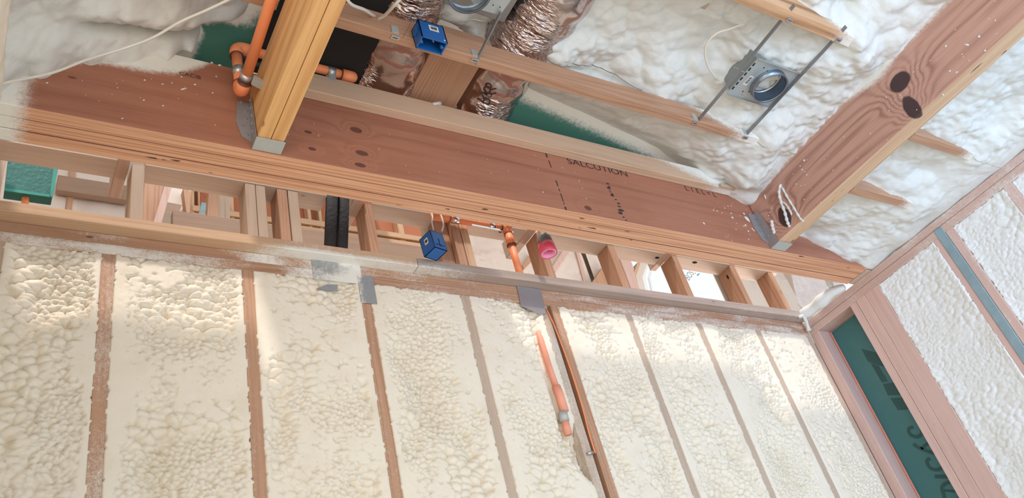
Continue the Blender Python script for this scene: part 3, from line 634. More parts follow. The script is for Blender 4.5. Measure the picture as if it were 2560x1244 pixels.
dusty('nail_plate', 1.068, 1.128, 1.655, 1.775, YW - .0062, lambda x, y, z: .05 + .55 * sstep(1.10, 1.07, x) + .4 * sstep(1.76, 1.775, z) + .6 * (fbm(x * 60, z * 60, 7) - .5), 'narrow dark nail plate at the head of the stud right of the wide dusted plate')
plate_quad('nail_plate', [(790, 722), (818, 710), (845, 711), (842, 727), (822, 726)], YW - .004, MAT['steel_dust'], 'small dark grey metal piece in the foam under the wide dusted plate')

# pipe buried in the wall foam
t = thing('sprinkler_pipe', onY(1400, 1000, YW), 'orange pipe embedded in the wall foam, ending in a coupling and clamp', 'pipe', 'orange sprinkler pipes')
def pw(px, py, y=2.200): return onY(px, py, y)
G().tube([pw(1341, 812, 2.222), pw(1352, 850, 2.208), pw(1372, 915, 2.206), pw(1392, 972, 2.205)], .0125, 14).build('pipe', MAT['orange_dusty'], t, True)
G().tube([pw(1390, 966, 2.196), pw(1398, 985, 2.194), pw(1411, 1028, 2.194)], .017, 16).build('coupling', MAT['orange_dusty'], t, True)
G().tube([pw(1406, 1031, 2.193), pw(1412, 1052, 2.193)], .0175, 16).build('clamp', MAT['steel_dull'], t, True)
G().tube([pw(1412, 1052, 2.198), pw(1421, 1086, 2.200)], .0145, 14).build('pipe_end', MAT['orange_dusty'], t, True)
g = G(); P = [onY(a, b, 2.1985) for a, b in ((1366, 772), (1384, 810), (1400, 850), (1420, 905), (1440, 965), (1458, 1025), (1472, 1080), (1488, 1132))]
g.tube(spline(P, 4), .0032, 8); tag(g.build('copper_strip', MAT['orange'], None, True), 'thin orange edge line running down the doubled stud right of the pipe', 'strip')
g = G(); c = onY(1476, 1133, 2.195); g.tube([c + np.array((-.012, 0, 0)), c + np.array((.012, .0, .004))], .006, 10); tag(g.build('pipe_strap', MAT['steel'], None, True), 'little steel strap end at the foot of the thin orange line', 'strap')

# ---------------------------------------------------------------- right wall
struct(G().box(XR + .0895, XR + .101, -1.2, YW + .1, -1.6, ZP0).build('wall_right', MAT['green_wall']))
def rd(s, b=.2): return lambda x, y, z: b + .5 * (fbm(y * 30 + s, z * 6, s) - .5)
RS = [(2.148, 2.20, 'narrow pinkish corner stud left of the green sheathing'), (1.893, 1.931, 'recessed inner stud along the right side of the green sheathing'), (1.835, 1.891, 'broad pinkish stud of the window-side post, beside the inner stud'), (1.752, 1.834, 'broad pinkish post board whose right edge meets the foam'), (1.398, 1.425, 'stud left of the blue-grey strap on the right wall'), (1.318, 1.356, 'stud right of the blue-grey strap on the right wall'), (1.020, 1.060, 'stud at the right edge of the photo'), (.62, .66, 'stud beyond the right edge stud')]
for k, (a, b, l) in enumerate(RS):
    x0 = XR + (0, .0, .0, .0, .0, .0, .0, 0)[k]
    t = board('wall_stud', x0, XR + .089, a, b, -1.6, ZP0, MAT['pink_wood'], spray=lambda x, y, z, k=k: (.22, .12, .12, .16, .25, .3, .35, .3)[k] + .5 * (fbm(y * 40 + k, z * 7, k) - .5), step=.03); tag(t, l, 'stud', 'right wall studs')
board_r = lambda z0, z1, s, l: tag(board('top_plate', XR, XR + .089, -1.2, 2.1995, z0, z1, MAT['pink_wood_y'], spray=lambda x, y, z: .30 + .1 * (y < 1.5) + .7 * (fbm(y * 9, z * 30, s) - .5), step=.03), l, 'plate', 'top plates of the right wall')
board_r(ZP0, ZP1 - .001, 4, 'lower board of the top plate running up the right wall')
board_r(ZP1 + .001, ZP2, 9, 'upper board of the top plate running up the right wall')
t = tag(board('metal_strap', XR - .003, XR + .02, 1.357, 1.397, .2, 1.78, MAT['strap']), 'blue-grey metal strap running down between two right wall studs', 'strap')
for k, (a, b, l) in enumerate([(1.425, 1.752, 'broad smooth foam bay of the right wall beside the pinkish post'), (1.06, 1.318, 'foam bay of the right wall right of the blue-grey strap'), (.66, 1.02, 'foam bay at the right edge of the photo')]):
    o = wall_foam('', (XR, a, 0), (0, 1, 0), (-1, 0, 0), b - a, .3, ZP0, 400 + k * 13, cell=(.03, .022), soft=True, depth=.005, trim=.006, mat='foam_right'); tag(o, l, 'foam insulation', 'spray foam bays of the right wall')
# orange sealant around the green panel
MAT['seal'] = plain('orange_sealant', (0.80, 0.30, 0.22), .5, bump=.4)
g = G(); x = XR + .084
g.tube([(x, 2.143, .2), (x, 2.143, 1.735), (x, 1.936, 1.735), (x, 1.936, .2)], .0045, 8); tag(g.build('sealant_bead', MAT['seal'], None, True), 'bead of orange sealant around the green sheathing', 'sealant')
# print on the green sheathing
pr = thing('sheathing_print', (XR + .0885, 2.04, 1.1), 'dark printed logo bars and sideways letters on the green sheathing of the right wall', 'printed lettering')
def ink(pix, name='logo_bar', smooth=False):
    P = [onX(a, b, XR + .0882) for a, b in pix]; G().prism(P, (.0008, 0, 0)).build(name, MAT['green_ink'], pr)
Z7 = lambda a: [(1960 + u / 2.8017, 800 + v / 2.8017) for u, v in a]
ink(Z7([(541, 198), (690, 240), (760, 330), (722, 333), (588, 290)])); ink(Z7([(606, 300), (660, 318), (727, 428), (684, 434)]))
ink(Z7([(692, 446), (790, 434), (845, 520), (728, 526)])); ink(Z7([(744, 545), (860, 540), (900, 620), (798, 630)]))
def stroke(pix, wpx, name):
    P = [onX(a, b, XR + .0882) for a, b in Z7(pix)]; P = spline(P, 6) if len(P) > 2 else P; n = len(P); wd = wpx / 2.8 / 560
    L = []; R = []
    for i in range(n):
        d = P[min(i + 1, n - 1)] - P[max(i - 1, 0)]; d[0] = 0; d /= np.linalg.norm(d); s = np.array((0, -d[2], d[1])); L.append(P[i] + s * wd / 2); R.append(P[i] - s * wd / 2)
    v = L + R + [q + np.array((.0008, 0, 0)) for q in L + R]; f = [(i, i + 1, n + i + 1, n + i) for i in range(n - 1)]
    link(name, v, f, MAT['green_ink'], pr)
stroke([(905, 745), (872, 762), (885, 800), (930, 815), (962, 790), (955, 735)], 24, 'letter')
stroke([(905, 865), (960, 900), (1100, 945)], 24, 'letter'); stroke([(960, 898), (1020, 850)], 22, 'letter')
stroke([(1020, 965), (1000, 990), (1025, 1035), (1080, 1045), (1110, 1020), (1095, 965)], 24, 'letter')
stroke([(1055, 1093), (1220, 1095)], 26, 'letter')
stroke([(1125, 1244), (1105, 1170), (1150, 1135), (1215, 1150), (1240, 1210), (1225, 1250)], 24, 'letter'); stroke([(1120, 1190), (1240, 1200)], 18, 'letter')
g = G()
for k in range(9):
    g = G(); a, b = [(315, 95), (370, 195), (427, 300), (487, 405), (553, 525), (613, 640), (683, 760), (748, 880), (815, 1005)][k]
    P = Z7([(a - 12, b - 25), (a - 8, b - 27), (a + 14, b + 25), (a + 10, b + 27)]); g.prism([onX(u, v, XR + .0882) for u, v in P], (.0008, 0, 0)); g.build('dash', MAT['green_ink'], pr)

# foam squeezed out over the right end of the wall
def lump(name, P, R, label, mat='foam_soft'):
    g = G().tube(spline(P, 5), [np.interp(i / (5. * (len(P) - 1)), np.linspace(0, 1, len(R)), R) * (1 + .12 * math.sin(i * .9)) for i in range(5 * (len(P) - 1) + 1)], 12)
    o = g.build(name, MAT[mat], None, True); return tag(o, label, 'foam lump', 'squeezed out foam lumps')
lump('foam_lump', [(3.49, 1.90, 1.835), (3.475, 1.97, 1.845), (3.47, 2.05, 1.84), (3.465, 2.13, 1.84), (3.455, 2.20, 1.85)], [.014, .028, .032, .028, .018], 'long roll of foam squeezed out along the plate at the room corner')
lump('foam_lump', [onY(1998, 792, 2.15), onY(2008, 790, 2.15), onY(2016, 805, 2.16), onY(2022, 826, 2.18)], [.006, .01, .008, .012], 'small drip of foam hanging in the room corner')
lump('foam_lump', [(3.40, 1.90, 1.90), (3.44, 1.93, 1.89), (3.47, 1.95, 1.87)], [.012, .018, .012], 'foam nub behind the right end of the laminated beam')
MAT['plastic'] = plain('torn_translucent_plastic', (0.50, 0.43, 0.42), .4, bump=.8, var=.3)
g = G(); P = [onY(a, b, 2.34) for a, b in ((1972, 655), (2010, 640), (2120, 690), (2060, 775), (2035, 795), (1995, 760))]; g.prism(P, (0, .003, 0)); tag(g.build('plastic_sheet', MAT['plastic']), 'torn pinkish plastic sheet behind the last short stud', 'plastic sheet')
tag(board('stub_block', 3.47, 3.585, 1.75, 1.86, ZP2, 1.86, MAT['grey_y']), 'grey wood block under the right end of the laminated beam', 'wood block')

# ---------------------------------------------------------------- short studs between the sill and the upper plate
CR = [(.315, .355, 'first short stud from the left, beside the dangling block', 'grey'), (.690, .726, 'left ply of the doubled short stud left of the black pipes', 'grey'), (.728, .762, 'right ply of the doubled short stud left of the black pipes', 'grey'), (.806, .842, 'left board of the wide short post next to the black pipes', 'fir'), (.846, .884, 'right board of the wide short post next to the black pipes', 'grey'),
      (1.143, 1.179, 'short stud just right of the black pipes', 'fir'), (1.518, 1.555, 'left ply of the double short stud behind the hanging blue box', 'fir'), (1.559, 1.594, 'right ply of the double short stud behind the hanging blue box', 'pine'), (1.944, 1.982, 'short stud behind the pink capped sprinkler head', 'fir'),
      (2.344, 2.382, 'short stud left of the bright window gap', 'fir'), (2.737, 2.775, 'short stud between the two bright window gaps', 'fir'), (3.135, 3.173, 'short stud with a black knot right of the bright gaps', 'fir'), (3.42, 3.458, 'last short stud before the room corner', 'fir')]
for k, (a, b, l, mm) in enumerate(CR):
    t = board('short_stud', a, b, YW + .001, YW + .0895, ZS, ZU + (.0), MAT[mm + '_z']); tag(t, l, 'stud', 'short studs over the sill')
    if k == 11:
        pass
t = board('short_stud', 1.46, 1.517, YW + .03, YW + .0895, ZS, ZU, MAT['fir_z']); tag(t, 'dark recessed stud at the left of the double stud behind the blue box', 'stud', 'short studs over the sill')
UP = [(-.12, .300, 'upper plate length at the far left above the green box'), (.357, 1.00, 'pale upper plate length left of the black pipes'), (1.18, 1.93, 'upper plate length above the hanging blue box'), (1.985, 2.70, 'upper plate length with a dark knot, right of the sprinkler head'), (2.777, 3.14, 'upper plate length over the second bright gap'), (3.176, 3.50, 'upper plate length at the right end')]
MAT['up_y'] = wood('shaded_pale_pine_y', 'y', (0.60, 0.43, 0.34), (0.48, 0.32, 0.24), 50, fine=.7)
MAT['up_x'] = wood('shaded_pale_pine', 'x', (0.62, 0.49, 0.40), (0.50, 0.37, 0.29), 50, fine=.7)
for k, (a, b, l) in enumerate(UP):
    t = board('upper_plate', a, b, YW, YW + .0895, ZU + .001, ZU + .039, MAT['up_x']); tag(t, l, 'plate', 'upper plate lengths under the beam')
g = G()
for (px, py, r, par) in ():
    pass
BL = [((.270, .308), 2.385, 'dangling cross block left of the first short stud'), ((1.10, 1.142), 2.37, 'cross block between the black pipes and the next stud'), ((1.903, 1.9425), 2.40, 'cross block left of the pink capped sprinkler head'), ((2.70, 2.736), 2.33, 'cross block with saw cuts between the bright gaps')]
for (a, b), y1, l in BL:
    t = board('cross_block', a, b, YW - .02, y1, ZU - .002, ZU + .085, MAT['up_y']); tag(t, l, 'wood block', 'cross blocks under the upper plate')
knots = G()
for k, (px, py, r) in enumerate([(1643, 644, .0085), (1737, 656, .010)]):
    c = onZ(px, py, ZU); g = G().tube([c + np.array((0, 0, -.0006)), c + np.array((0, 0, .002))], r, 14); 
    o = g.build('wood_knot', MAT['dark'], None, True); o.scale = (1.5, .8, 1); tag(o, ('small dark knot on the upper plate left of the gaps', 'larger dark knot on the upper plate over the second bright gap')[k], 'knot')
c = onX(1819, 692, 3.1342); o = G().tube([c, c + np.array((.002, 0, 0))], .008, 14).build('wood_knot', MAT['dark'], None, True); o.scale = (1, .7, 1.7); tag(o, 'tall black knot in the short stud right of the bright gaps', 'knot')

# black foam-wrapped pipes
for k, (x, l) in enumerate(((1.018, 'left one of the two black wrapped pipes behind the sill'), (1.064, 'right one of the two black wrapped pipes behind the sill'))):
    d = np.array((0, .075, -.177)); a = np.array((x, 2.185, 2.19)); b = a + d * 1.9
    o = G().tube([a, b], .0225, 20).build('insulated_pipe', MAT['black'], None, True); tag(o, l, 'pipe', 'black insulated pipes')

# blue electrical boxes
def outlet_box(loc, L, label, open_=True):
    """loc = centre; L = 3x3 columns width, depth, height(open face is -height side); hollow box with ears, slots and label"""
    t = thing('electrical_box', loc, label, 'electrical box', 'blue plastic electrical boxes')
    c = np.array(loc, float); U, Vv, W = [np.array(q, float) for q in L]; u, v, w_ = [q / np.linalg.norm(q) for q in (U, Vv, W)]; th = .0022
    g = G()
    a, b, d = np.linalg.norm(U), np.linalg.norm(Vv), np.linalg.norm(W)
    g.obox(c + W * (1 - th / d), U, Vv, w_ * th)
    for s in (-1, 1):
        g.obox(c + s * u * (a - th), u * th, Vv, W); g.obox(c + s * v * (b - th), U, v * th, W)
    if not open_: g.obox(c - W * (1 - th / d), U, Vv, w_ * th)
    g.build('shell', MAT['blue'], t, bevel=.0007)
    g = G(); g.tube([c - W + u * (a - .009) + w_ * .001, c - W + u * (a - .009) + w_ * .03], .0055, 10); g.build('screw_boss', MAT['blue'], t, True)
    g = G(); g.tube([c - W - u * (a - .009) + w_ * .001, c - W - u * (a - .009) + w_ * .03], .0055, 10); g.build('screw_boss', MAT['blue'], t, True)
    g = G(); g.obox(c + u * (a + .003) + w_ * d * .2, u * .004, v * b * .5, w_ * .012).build('nail_ear', MAT['blue'], t, bevel=.001)
    if open_: g = G(); g.obox(c - u * (a + .003) + w_ * d * .2, u * .004, v * b * .5, w_ * .012).build('nail_ear', MAT['blue'], t, bevel=.001)
    return t, c, (U, Vv, W), (u, v, w_)
t, c, (U, Vv, W), (u, v, w_) = outlet_box((1.040, 1.3735, 2.105), ((.045, 0, 0), (0, .0245, 0), (0, 0, .043)), 'open blue electrical box nailed to the ceiling joist, with a white barcode label')
def box_label(t, c, ax, ay, n, w, h):
    G().obox(c, ax * w, ay * h, n * .0003).build('paper_label', MAT['white'], t)
    g = G(); random.seed(2); x = -.6
    while x < .6: g.obox(c + n * .0006 + ax * w * x, ax * w * random.choice((.03, .05, .08)), ay * h * .5, n * .0002); x += random.uniform(.12, .2)
    g.build('barcode', MAT['ink'], t)
box_label(t, c - v * (.0245 + .0004) + w_ * .014 + u * .006, u, w_, -v, .0165, .013)
G().tube([c - v * .0255 + u * .035 - w_ * .033, c - v * .0245 + u * .035 - w_ * .033], .003, 10).build('screw_tip', MAT['white'], t)
G().tube([c + w_ * .03, c - w_ * .02 + u * .01], .002, 8).build('wire_end', MAT['cable'], t)
bc = onY(1090, 611, 2.08); th_ = math.radians(-12.5)
u2 = np.array((math.cos(th_), -math.sin(th_) , 0)); v2 = np.array((math.sin(th_), math.cos(th_), 0)); lean = np.array((.0, .10, 1.0)); lean /= np.linalg.norm(lean)
t, c, (U, Vv, W), (u, v, w_) = outlet_box(bc + np.array((0, .02, .012)), (u2 * .030, v2 * .034, lean * .045), 'closed blue electrical box dangling from white cables between the sill and the beam', False)
box_label(t, c - u * .0304 + w_ * .01, v, w_, -u, .010, .014)
G().obox(c - v * .0344 - w_ * .012, u * .0015, v * .0006, w_ * .02).build('slot', MAT['dark'], t); G().obox(c - v * .0344 - w_ * .025, u * .02, v * .0006, w_ * .0015).build('slot', MAT['dark'], t)
for k, (a, b, l) in enumerate((((1081, 540), (1084, 574), 'left white cable from which the blue box dangles'), ((1106, 548), (1105, 577), 'right white cable from which the blue box dangles'))):
    p0 = onY(*a, 2.12); p1 = onY(*b, 2.10); mid = (p0 + p1) / 2 + np.array(((-.004, .005)[k], 0, 0))
    o = G().tube(spline([p0 + np.array((0, .01, .06)), p0, mid, p1], 6), .0034, 8).build('cable', MAT['cable'], None, True); tag(o, l, 'cable', 'white electrical cables')

# ---------------------------------------------------------------- orange sprinkler pipes
def ring(p, d, r): d = np.array(d, float); p = np.array(p, float); return G().tube([p - d * .0012, p + d * .0012], r, 18).build('joint_ring', MAT['ring'], cur, True)
def elbow(c, d0, d1, r=.0215, R=.022, L=.022):
    """fitting turning from direction -d0 (incoming) to d1"""
    c, d0, d1 = [np.array(q, float) for q in (c, d0, d1)]
    P = [c - d0 * (R + L)] + arc(c - d0 * R + d1 * R, -d1 * R, d0 * R, 0, math.pi / 2, 7) + [c + d1 * (R + L)]
    G().tube(P, r, 18).build('elbow', MAT['orange'], cur, True)
    for p, d in ((P[0], d0), (P[-1], d1)): ring(p, d, r + .0012)
pr_ = .0158
zm, xm = 2.000, .528
cur = thing('sprinkler_pipe', (xm, 1.65, zm), 'orange sprinkler pipe hung beside the golden double beam, doubling back through elbows', 'pipe', 'orange sprinkler pipes')
G().tube([(xm, -.2, zm + .035), (xm, .8, zm + .06), (xm, 1.36, zm + .034), (xm, 1.62, zm)], pr_, 20).build('pipe', MAT['orange'], cur, True)
e1 = (xm, 1.675, zm - .004); elbow(e1, (0, 1, 0), (0, .10, .995), r=.0205)
top = (xm + .002, 1.70, zm + .240)
G().tube([np.array(e1) + np.array((0, .003, .03)), np.array(top) - np.array((0, 0, .03))], pr_, 20).build('pipe', MAT['orange'], cur, True)
elbow(top, (0, 0, 1), (1, 0, 0), r=.0205)
G().tube([(xm + .03, 1.70, zm + .240), (.915, 1.70, 2.236)], pr_, 20).build('pipe', MAT['orange'], cur, True)
elbow((.925, 1.70, 2.236), (1, 0, 0), (0, .6, .8), r=.0205)
def clamp(p, axis, r, w=.012, tab=None, name='pipe_clamp', mat='steel'):
    p = np.array(p, float); d = np.array(axis, float); G().tube([p - d * w, p + d * w], r + .002, 20).build(name, MAT[mat], cur, True)
    if tab: G().obox(*tab).build('clamp_tab', MAT['steel_dull'], cur, bevel=.0008)
clamp((xm, 1.615, zm + .001), (0, 1, 0), .0162, tab=((xm + .036, 1.612, zm - .017), (.020, .004, -.004), (0, .011, 0), (.002, 0, .010)))
clamp((xm, 1.682, zm + .10), (0, 0, 1), .0162, w=.014)
clamp((.845, 1.70, 2.236), (1, 0, 0), .0162, w=.013, tab=((.845, 1.696, 2.205), (.013, 0, 0), (0, .0015, 0), (0, 0, .018)))
c0 = thing('drain_line', (.7, 1.715, 2.21), 'black line running just under the orange pipe right of the double beam', 'pipe'); G().tube([(.55, 1.722, 2.209), (.83, 1.722, 2.209)], .008, 10).build('tube', MAT['black'], c0, True)

cur = thing('sprinkler_pipe', (1.6, 2.175, 2.105), 'orange sprinkler pipe run under the beam that drops behind the sill', 'pipe', 'orange sprinkler pipes')
pf = .0148; yf = 2.178
G().tube([(1.44, yf, 2.113), (1.755, yf, 2.108)], pf, 16).build('pipe', MAT['orange'], cur, True)
G().tube([(1.425, yf, 2.114), (1.50, yf, 2.1135)], .0195, 16).build('coupling', MAT['orange'], cur, True); ring((1.50, yf, 2.1135), (1, 0, 0), .0205)
elbow((1.776, yf, 2.107), (1, 0, 0), (0, 0, -1), r=.019, R=.014, L=.016)
G().tube([(1.776, yf, 2.075), (1.776, yf, 2.02)], .0195, 16).build('coupling', MAT['orange'], cur, True); ring((1.776, yf, 2.02), (0, 0, 1), .0208)
G().tube([(1.776, yf, 2.03), (1.776, yf, ZS + .001)], pf, 16).build('pipe', MAT['orange'], cur, True)
for x in (1.528, 1.70): clamp((x, yf, 2.111), (1, 0, 0), .0152, w=.013, mat='steel_bright')
G().obox((1.70, yf - .004, 2.092), (.10, 0, -.002), (0, .003, 0), (0, 0, .0035)).build('support_strip', MAT['steel_bright'], cur)

hd = np.array(onY(1363, 606, 2.04)); t = thing('pendent_sprinkler', hd, 'pendent sprinkler head with a pink protective cap hanging under the beam', 'sprinkler head')
def lathe(prof, c, n=24):
    g = G(); v = [(c[0] + r * math.cos(a), c[1] + r * math.sin(a), c[2] + z) for z, r in prof for a in [2 * math.pi * k / n for k in range(n)]]
    f = [(i * n + k, i * n + (k + 1) % n, (i + 1) * n + (k + 1) % n, (i + 1) * n + k) for i in range(len(prof) - 1) for k in range(n)]; return g.add(v, f)
G().tube(spline([(1.776, 2.165, 2.112), (1.80, 2.12, 2.118), (hd[0], hd[1] + .02, hd[2] + .115), (hd[0], hd[1], hd[2] + .09), (hd[0], hd[1], hd[2] + .035)], 6), .0145, 14).build('pipe', MAT['orange'], t, True)
lathe([(.042, .0), (.042, .019), (.03, .020), (.028, .024), (.022, .024), (.020, .030), (.004, .031), (-.012, .032), (-.012, 0)], hd).build('head_body', MAT['grey_fit'], t, True)
lathe([(-.010, 0), (-.010, .0335), (-.03, .035), (-.058, .0365), (-.0585, .0335), (-.03, .032), (-.014, .031), (-.014, 0)], hd).build('protective_cap', MAT['pink'], t, True)
lathe([(-.015, 0), (-.015, .0305), (-.05, .0325), (-.0575, .033), (-.0575, .025), (-.04, .022), (-.022, .020), (-.022, 0)], hd).build('cap_liner', MAT['pink_in'], t, True)
G().obox(hd + np.array((.0, -.008, -.046)), (.007, 0, 0), (0, .004, 0), (0, 0, .013)).build('cap_tongue', MAT['pink'], t, bevel=.002)

# ---------------------------------------------------------------- white cables
def cable(P, r, label, mat='cable', nm='cable', flat=1):
    o = G().tube(spline(P, 8), r, 10).build(nm, MAT[mat], None, True); return tag(o, label, 'cable', 'white electrical cables')
cable([onY(-14, 214, 1.70), onY(30, 203, 1.69), onY(130, 182, 1.66), onY(215, 150, 1.62), onY(300, 124, 1.58), onY(380, 95, 1.54), onY(450, 55, 1.48), onY(520, 24, 1.42), onY(600, -14, 1.34)], .0038, 'long white cable sagging across the foam at upper left')
cable([onY(862, -8, 1.30), onY(880, 12, 1.32), onY(910, 24, 1.35), onY(929, 36, 1.385), onY(936, 40, 1.402)], .0052, 'white cable entering the joist left of the open blue box')
cable([onY(1010, -12, 1.26), onY(985, 14, 1.30), onY(962, 38, 1.37), onY(946, 48, 1.402)], .0052, 'white cable looping up from the joist left of the open blue box')
cable([onY(1030, -10, 1.6), onY(1038, 15, 1.58), onY(1048, 50, 1.5)], .006, 'white cable passing behind the open blue box')
cable([onZ(1871, 18, 2.22), onZ(1866, 52, 2.215), onZ(1830, 70, 2.205), onZ(1790, 84, 2.2), onZ(1766, 112, 2.2), onZ(1765, 150, 2.2), onZ(1786, 190, 2.2), onZ(1822, 218, 2.22)], .0042, 'foam-covered white cable looping toward the round lamp can', 'cable_dusty')

# ---------------------------------------------------------------- recessed lamp frames hung between joists
MAT['can_in'] = plain('shaded_can_inside', (0.10, 0.14, 0.19), .3, .6, var=.4)  # can's inside: shade of the recess put into a darker metal colour
def bar(x, ya, yb, parent, xs=0):
    G().obox((x + xs / 2, (ya + yb) / 2, 2.118), (xs / 2, (yb - ya) / 2, 0), (.0022, 0, 0), (0, 0, .007)).build('hanger_bar', MAT['bar'], parent)
def clip(x, y, parent, far):
    s = -1 if not far else 1
    G().obox((x, y + s * .002, 2.128), (.012, 0, 0), (0, .0016, 0), (0, 0, .016)).build('bar_clip', MAT['steel_dull'], parent, bevel=.0005)
    G().obox((x + .004, y + .013 * (-s), 2.1075), (.014, 0, 0), (0, .0075, 0), (0, 0, .0012)).build('clip_foot', MAT['steel'], parent, bevel=.0008)
    G().obox((x + .004, y + .013 * (-s), 2.1060), (.009, 0, 0), (0, .001, 0), (0, 0, .0006)).build('foot_slot', MAT['dark'], parent)
def lamp_frame(x0, x1, ya, yb, label, cx, cy, r, boxside=-1):
    t = thing('recessed_lamp_frame', ((x0 + x1) / 2, (ya + yb) / 2, 2.125), label, 'recessed lamp frame', 'recessed lamp frames between the joists')
    n = 28; zt = 2.127
    outer = [(x0, ya), (x1, ya), (x1, yb), (x0, yb)]
    g = G(); ci = [(cx + r * math.cos(a), cy + r * math.sin(a)) for a in [2 * math.pi * k / n for k in range(n)]]
    def edge(a):                            # where the ray from the centre leaves the rectangle
        dx, dy = math.cos(a), math.sin(a); k = min([(x1 - cx) / dx if dx > 1e-6 else 9, (x0 - cx) / dx if dx < -1e-6 else 9, (yb - cy) / dy if dy > 1e-6 else 9, (ya - cy) / dy if dy < -1e-6 else 9]); return (cx + k * dx, cy + k * dy)
    A = sorted(set([2 * math.pi * k / n for k in range(n)] + [math.atan2(q[1] - cy, q[0] - cx) % (2 * math.pi) for q in outer])); m = len(A)
    for z in (zt, zt + .0015):
        pass
    v = []
    for z in (zt, zt + .0015):
        v += [(cx + r * math.cos(a), cy + r * math.sin(a), z) for a in A] + [edge(a) + (z,) for a in A]
    f = []
    for i in range(m):
        j = (i + 1) % m; f += [(i, j, m + j, m + i), (2 * m + i, 3 * m + i, 3 * m + j, 2 * m + j), (m + i, m + j, 3 * m + j, 3 * m + i)]
    g.add(v, f); g.build('frame_plate', MAT['can_plate'], t)
    for s, y in ((-1, ya), (1, yb)): G().obox(((x0 + x1) / 2, y, zt - .004), ((x1 - x0) / 2, 0, 0), (0, .0008, 0), (0, 0, .005)).build('folded_edge', MAT['steel'], t)
    # can: a short collar below the plate and a housing above it
    lathe([(-.028, r - .002), (-.029, r + .001), (-.004, r + .001), (0, r + .002), (.001, r - .001), (.105, r - .004), (.105, 0.0), (.1035, 0), (.1035, r - .006), (-.028, r - .004), (-.028, r - .002)], (cx, cy, zt), 32).build('lamp_can', MAT['can'], t, True)
    lathe([(-.026, r - .0045), (.100, r - .0075), (.100, .0)], (cx, cy, zt), 32).build('inner_wall', MAT['can_in'], t, True)
    lathe([(.02, r - .0085), (.024, r - .014), (.028, r - .0085)], (cx, cy, zt), 32).build('inner_ring', MAT['steel'], t, True)
    G().obox((cx + .01, cy - .01, zt + .03), (.004, 0, 0), (0, .010, 0), (0, 0, .002)).build('spring_clip', MAT['white'], t)
    # junction box riding on the plate's edge
    bx = x0 + .012; P = [(bx, ya + .010, zt + .006), (bx, yb - .008, zt + .006), (bx, yb - .012, zt + .11), (bx, ya + .045, zt + .135), (bx, ya + .012, zt + .08)]
    G().prism(P, (.045, 0, 0)).build('junction_box', MAT['jbox'], t, bevel=.002)
    for yy in np.linspace(ya + .03, yb - .03, 6): G().obox((x0 + .006, yy, zt - .001), (.003, 0, 0), (0, .007, 0), (0, 0, .0006)).build('slot', MAT['dark'], t)
    for a, b in ((.25, .16), (.25, .84), (.36, .2), (.36, .8)): G().tube([(x0 + (x1 - x0) * a, ya + (yb - ya) * b, zt - .0005), (x0 + (x1 - x0) * a, ya + (yb - ya) * b, zt + .0003)], .003, 10).build('screw_hole', MAT['dark'], t)
    lx = x0 + .042; ly = (ya + yb) / 2
    G().obox((lx, ly + .01, zt - .0006), (.010, .0, 0), (0, .022, 0), (0, 0, .0003)).build('paper_label', MAT['white'], t)
    g = G()
    for k in range(7): g.obox((lx, ly - .006 + k * .005, zt - .0012), (.007, 0, 0), (0, .0011 + .0006 * (k % 2), 0), (0, 0, .0002))
    g.build('barcode', MAT['ink'], t)
    return t
t = lamp_frame(2.262, 2.502, 1.076, 1.255, 'galvanised recessed lamp frame with a round open can hung between joists at upper right', 2.398, 1.163, .070)
text_on('stamped_letters', 'UTVIS', .026, (2.325, 1.245, 2.1262), (0, -1.0, 0), (1, 0, 0), MAT['steel_bright'], t)
for x, xs in ((2.213, .018), (2.494, .006)): bar(x, .838, 1.40, t, xs); clip(x, 1.40, t, False); clip(x + xs, .865 + .04, t, True)
G().tube([(2.213, 1.15, 2.14), (2.262, 1.15, 2.13)], .003, 6).build('bar_link', MAT['steel'], t)
for k, (x, y) in enumerate(((2.34, 1.10), (2.352, 1.098))):
    P = [np.array((x, y, 2.21)), onZ(1897 + 8 * k, 100, 2.25), onZ(1902 + 4 * k, 76 + 6 * k, 2.26), onZ(1910, 90, 2.25), onZ(1908, 118, 2.22)]
    P = spline(P, 10); G().tube(P, [.0045 + .0012 * math.sin(i * 2.6) for i in range(len(P))], 10).build('flexible_conduit', MAT['steel'], t, True)
P = spline([onZ(1918, 120, 2.24), onZ(1935, 128, 2.25), onZ(1948, 145, 2.24), onZ(1953, 162, 2.2)], 8); G().tube(P, [.004 + .001 * math.sin(i * 2.6) for i in range(len(P))], 10).build('flexible_conduit', MAT['steel'], t, True)
t = thing('recessed_lamp_frame', (1.2, 1.15, 2.125), 'second recessed lamp frame cut off by the top edge, over the foil ducts', 'recessed lamp frame', 'recessed lamp frames between the joists')
P = [onZ(a, b, 2.127) for a, b in ((1160, -30), (1186, 14), (1200, 24), (1250, 38), (1275, 4), (1300, -40))]; G().prism(P, (0, 0, .0015)).build('frame_plate', MAT['can_plate'], t)
for a, b in ((1233, 13), (1250, 18), (1206, 21)): c = onZ(a, b, 2.1262); G().tube([c, c + np.array((0, 0, .0006))], .0022, 8).build('screw_hole', MAT['dark'], t)
c = onZ(1172, -22, 2.11); lathe([(-.02, .062), (-.02, .068), (.01, .068), (.012, .062)], c, 28).build('lamp_can', MAT['can'], t, True)
p0 = onZ(1188, 158, 2.115); p1 = onZ(1252, 30, 2.115); G().obox((p0 + p1) / 2, (p1 - p0) / 2, (.0025, 0, 0), (0, 0, .006)).build('hanger_bar', MAT['bar'], t)
clip(1.222, 1.40, t, False)
cc = thing('bar_bracket', (.94, 1.40, 2.12), 'steel bar bracket nailed under the joist left of the open blue box', 'bracket'); clip(.935, 1.40, cc, False)
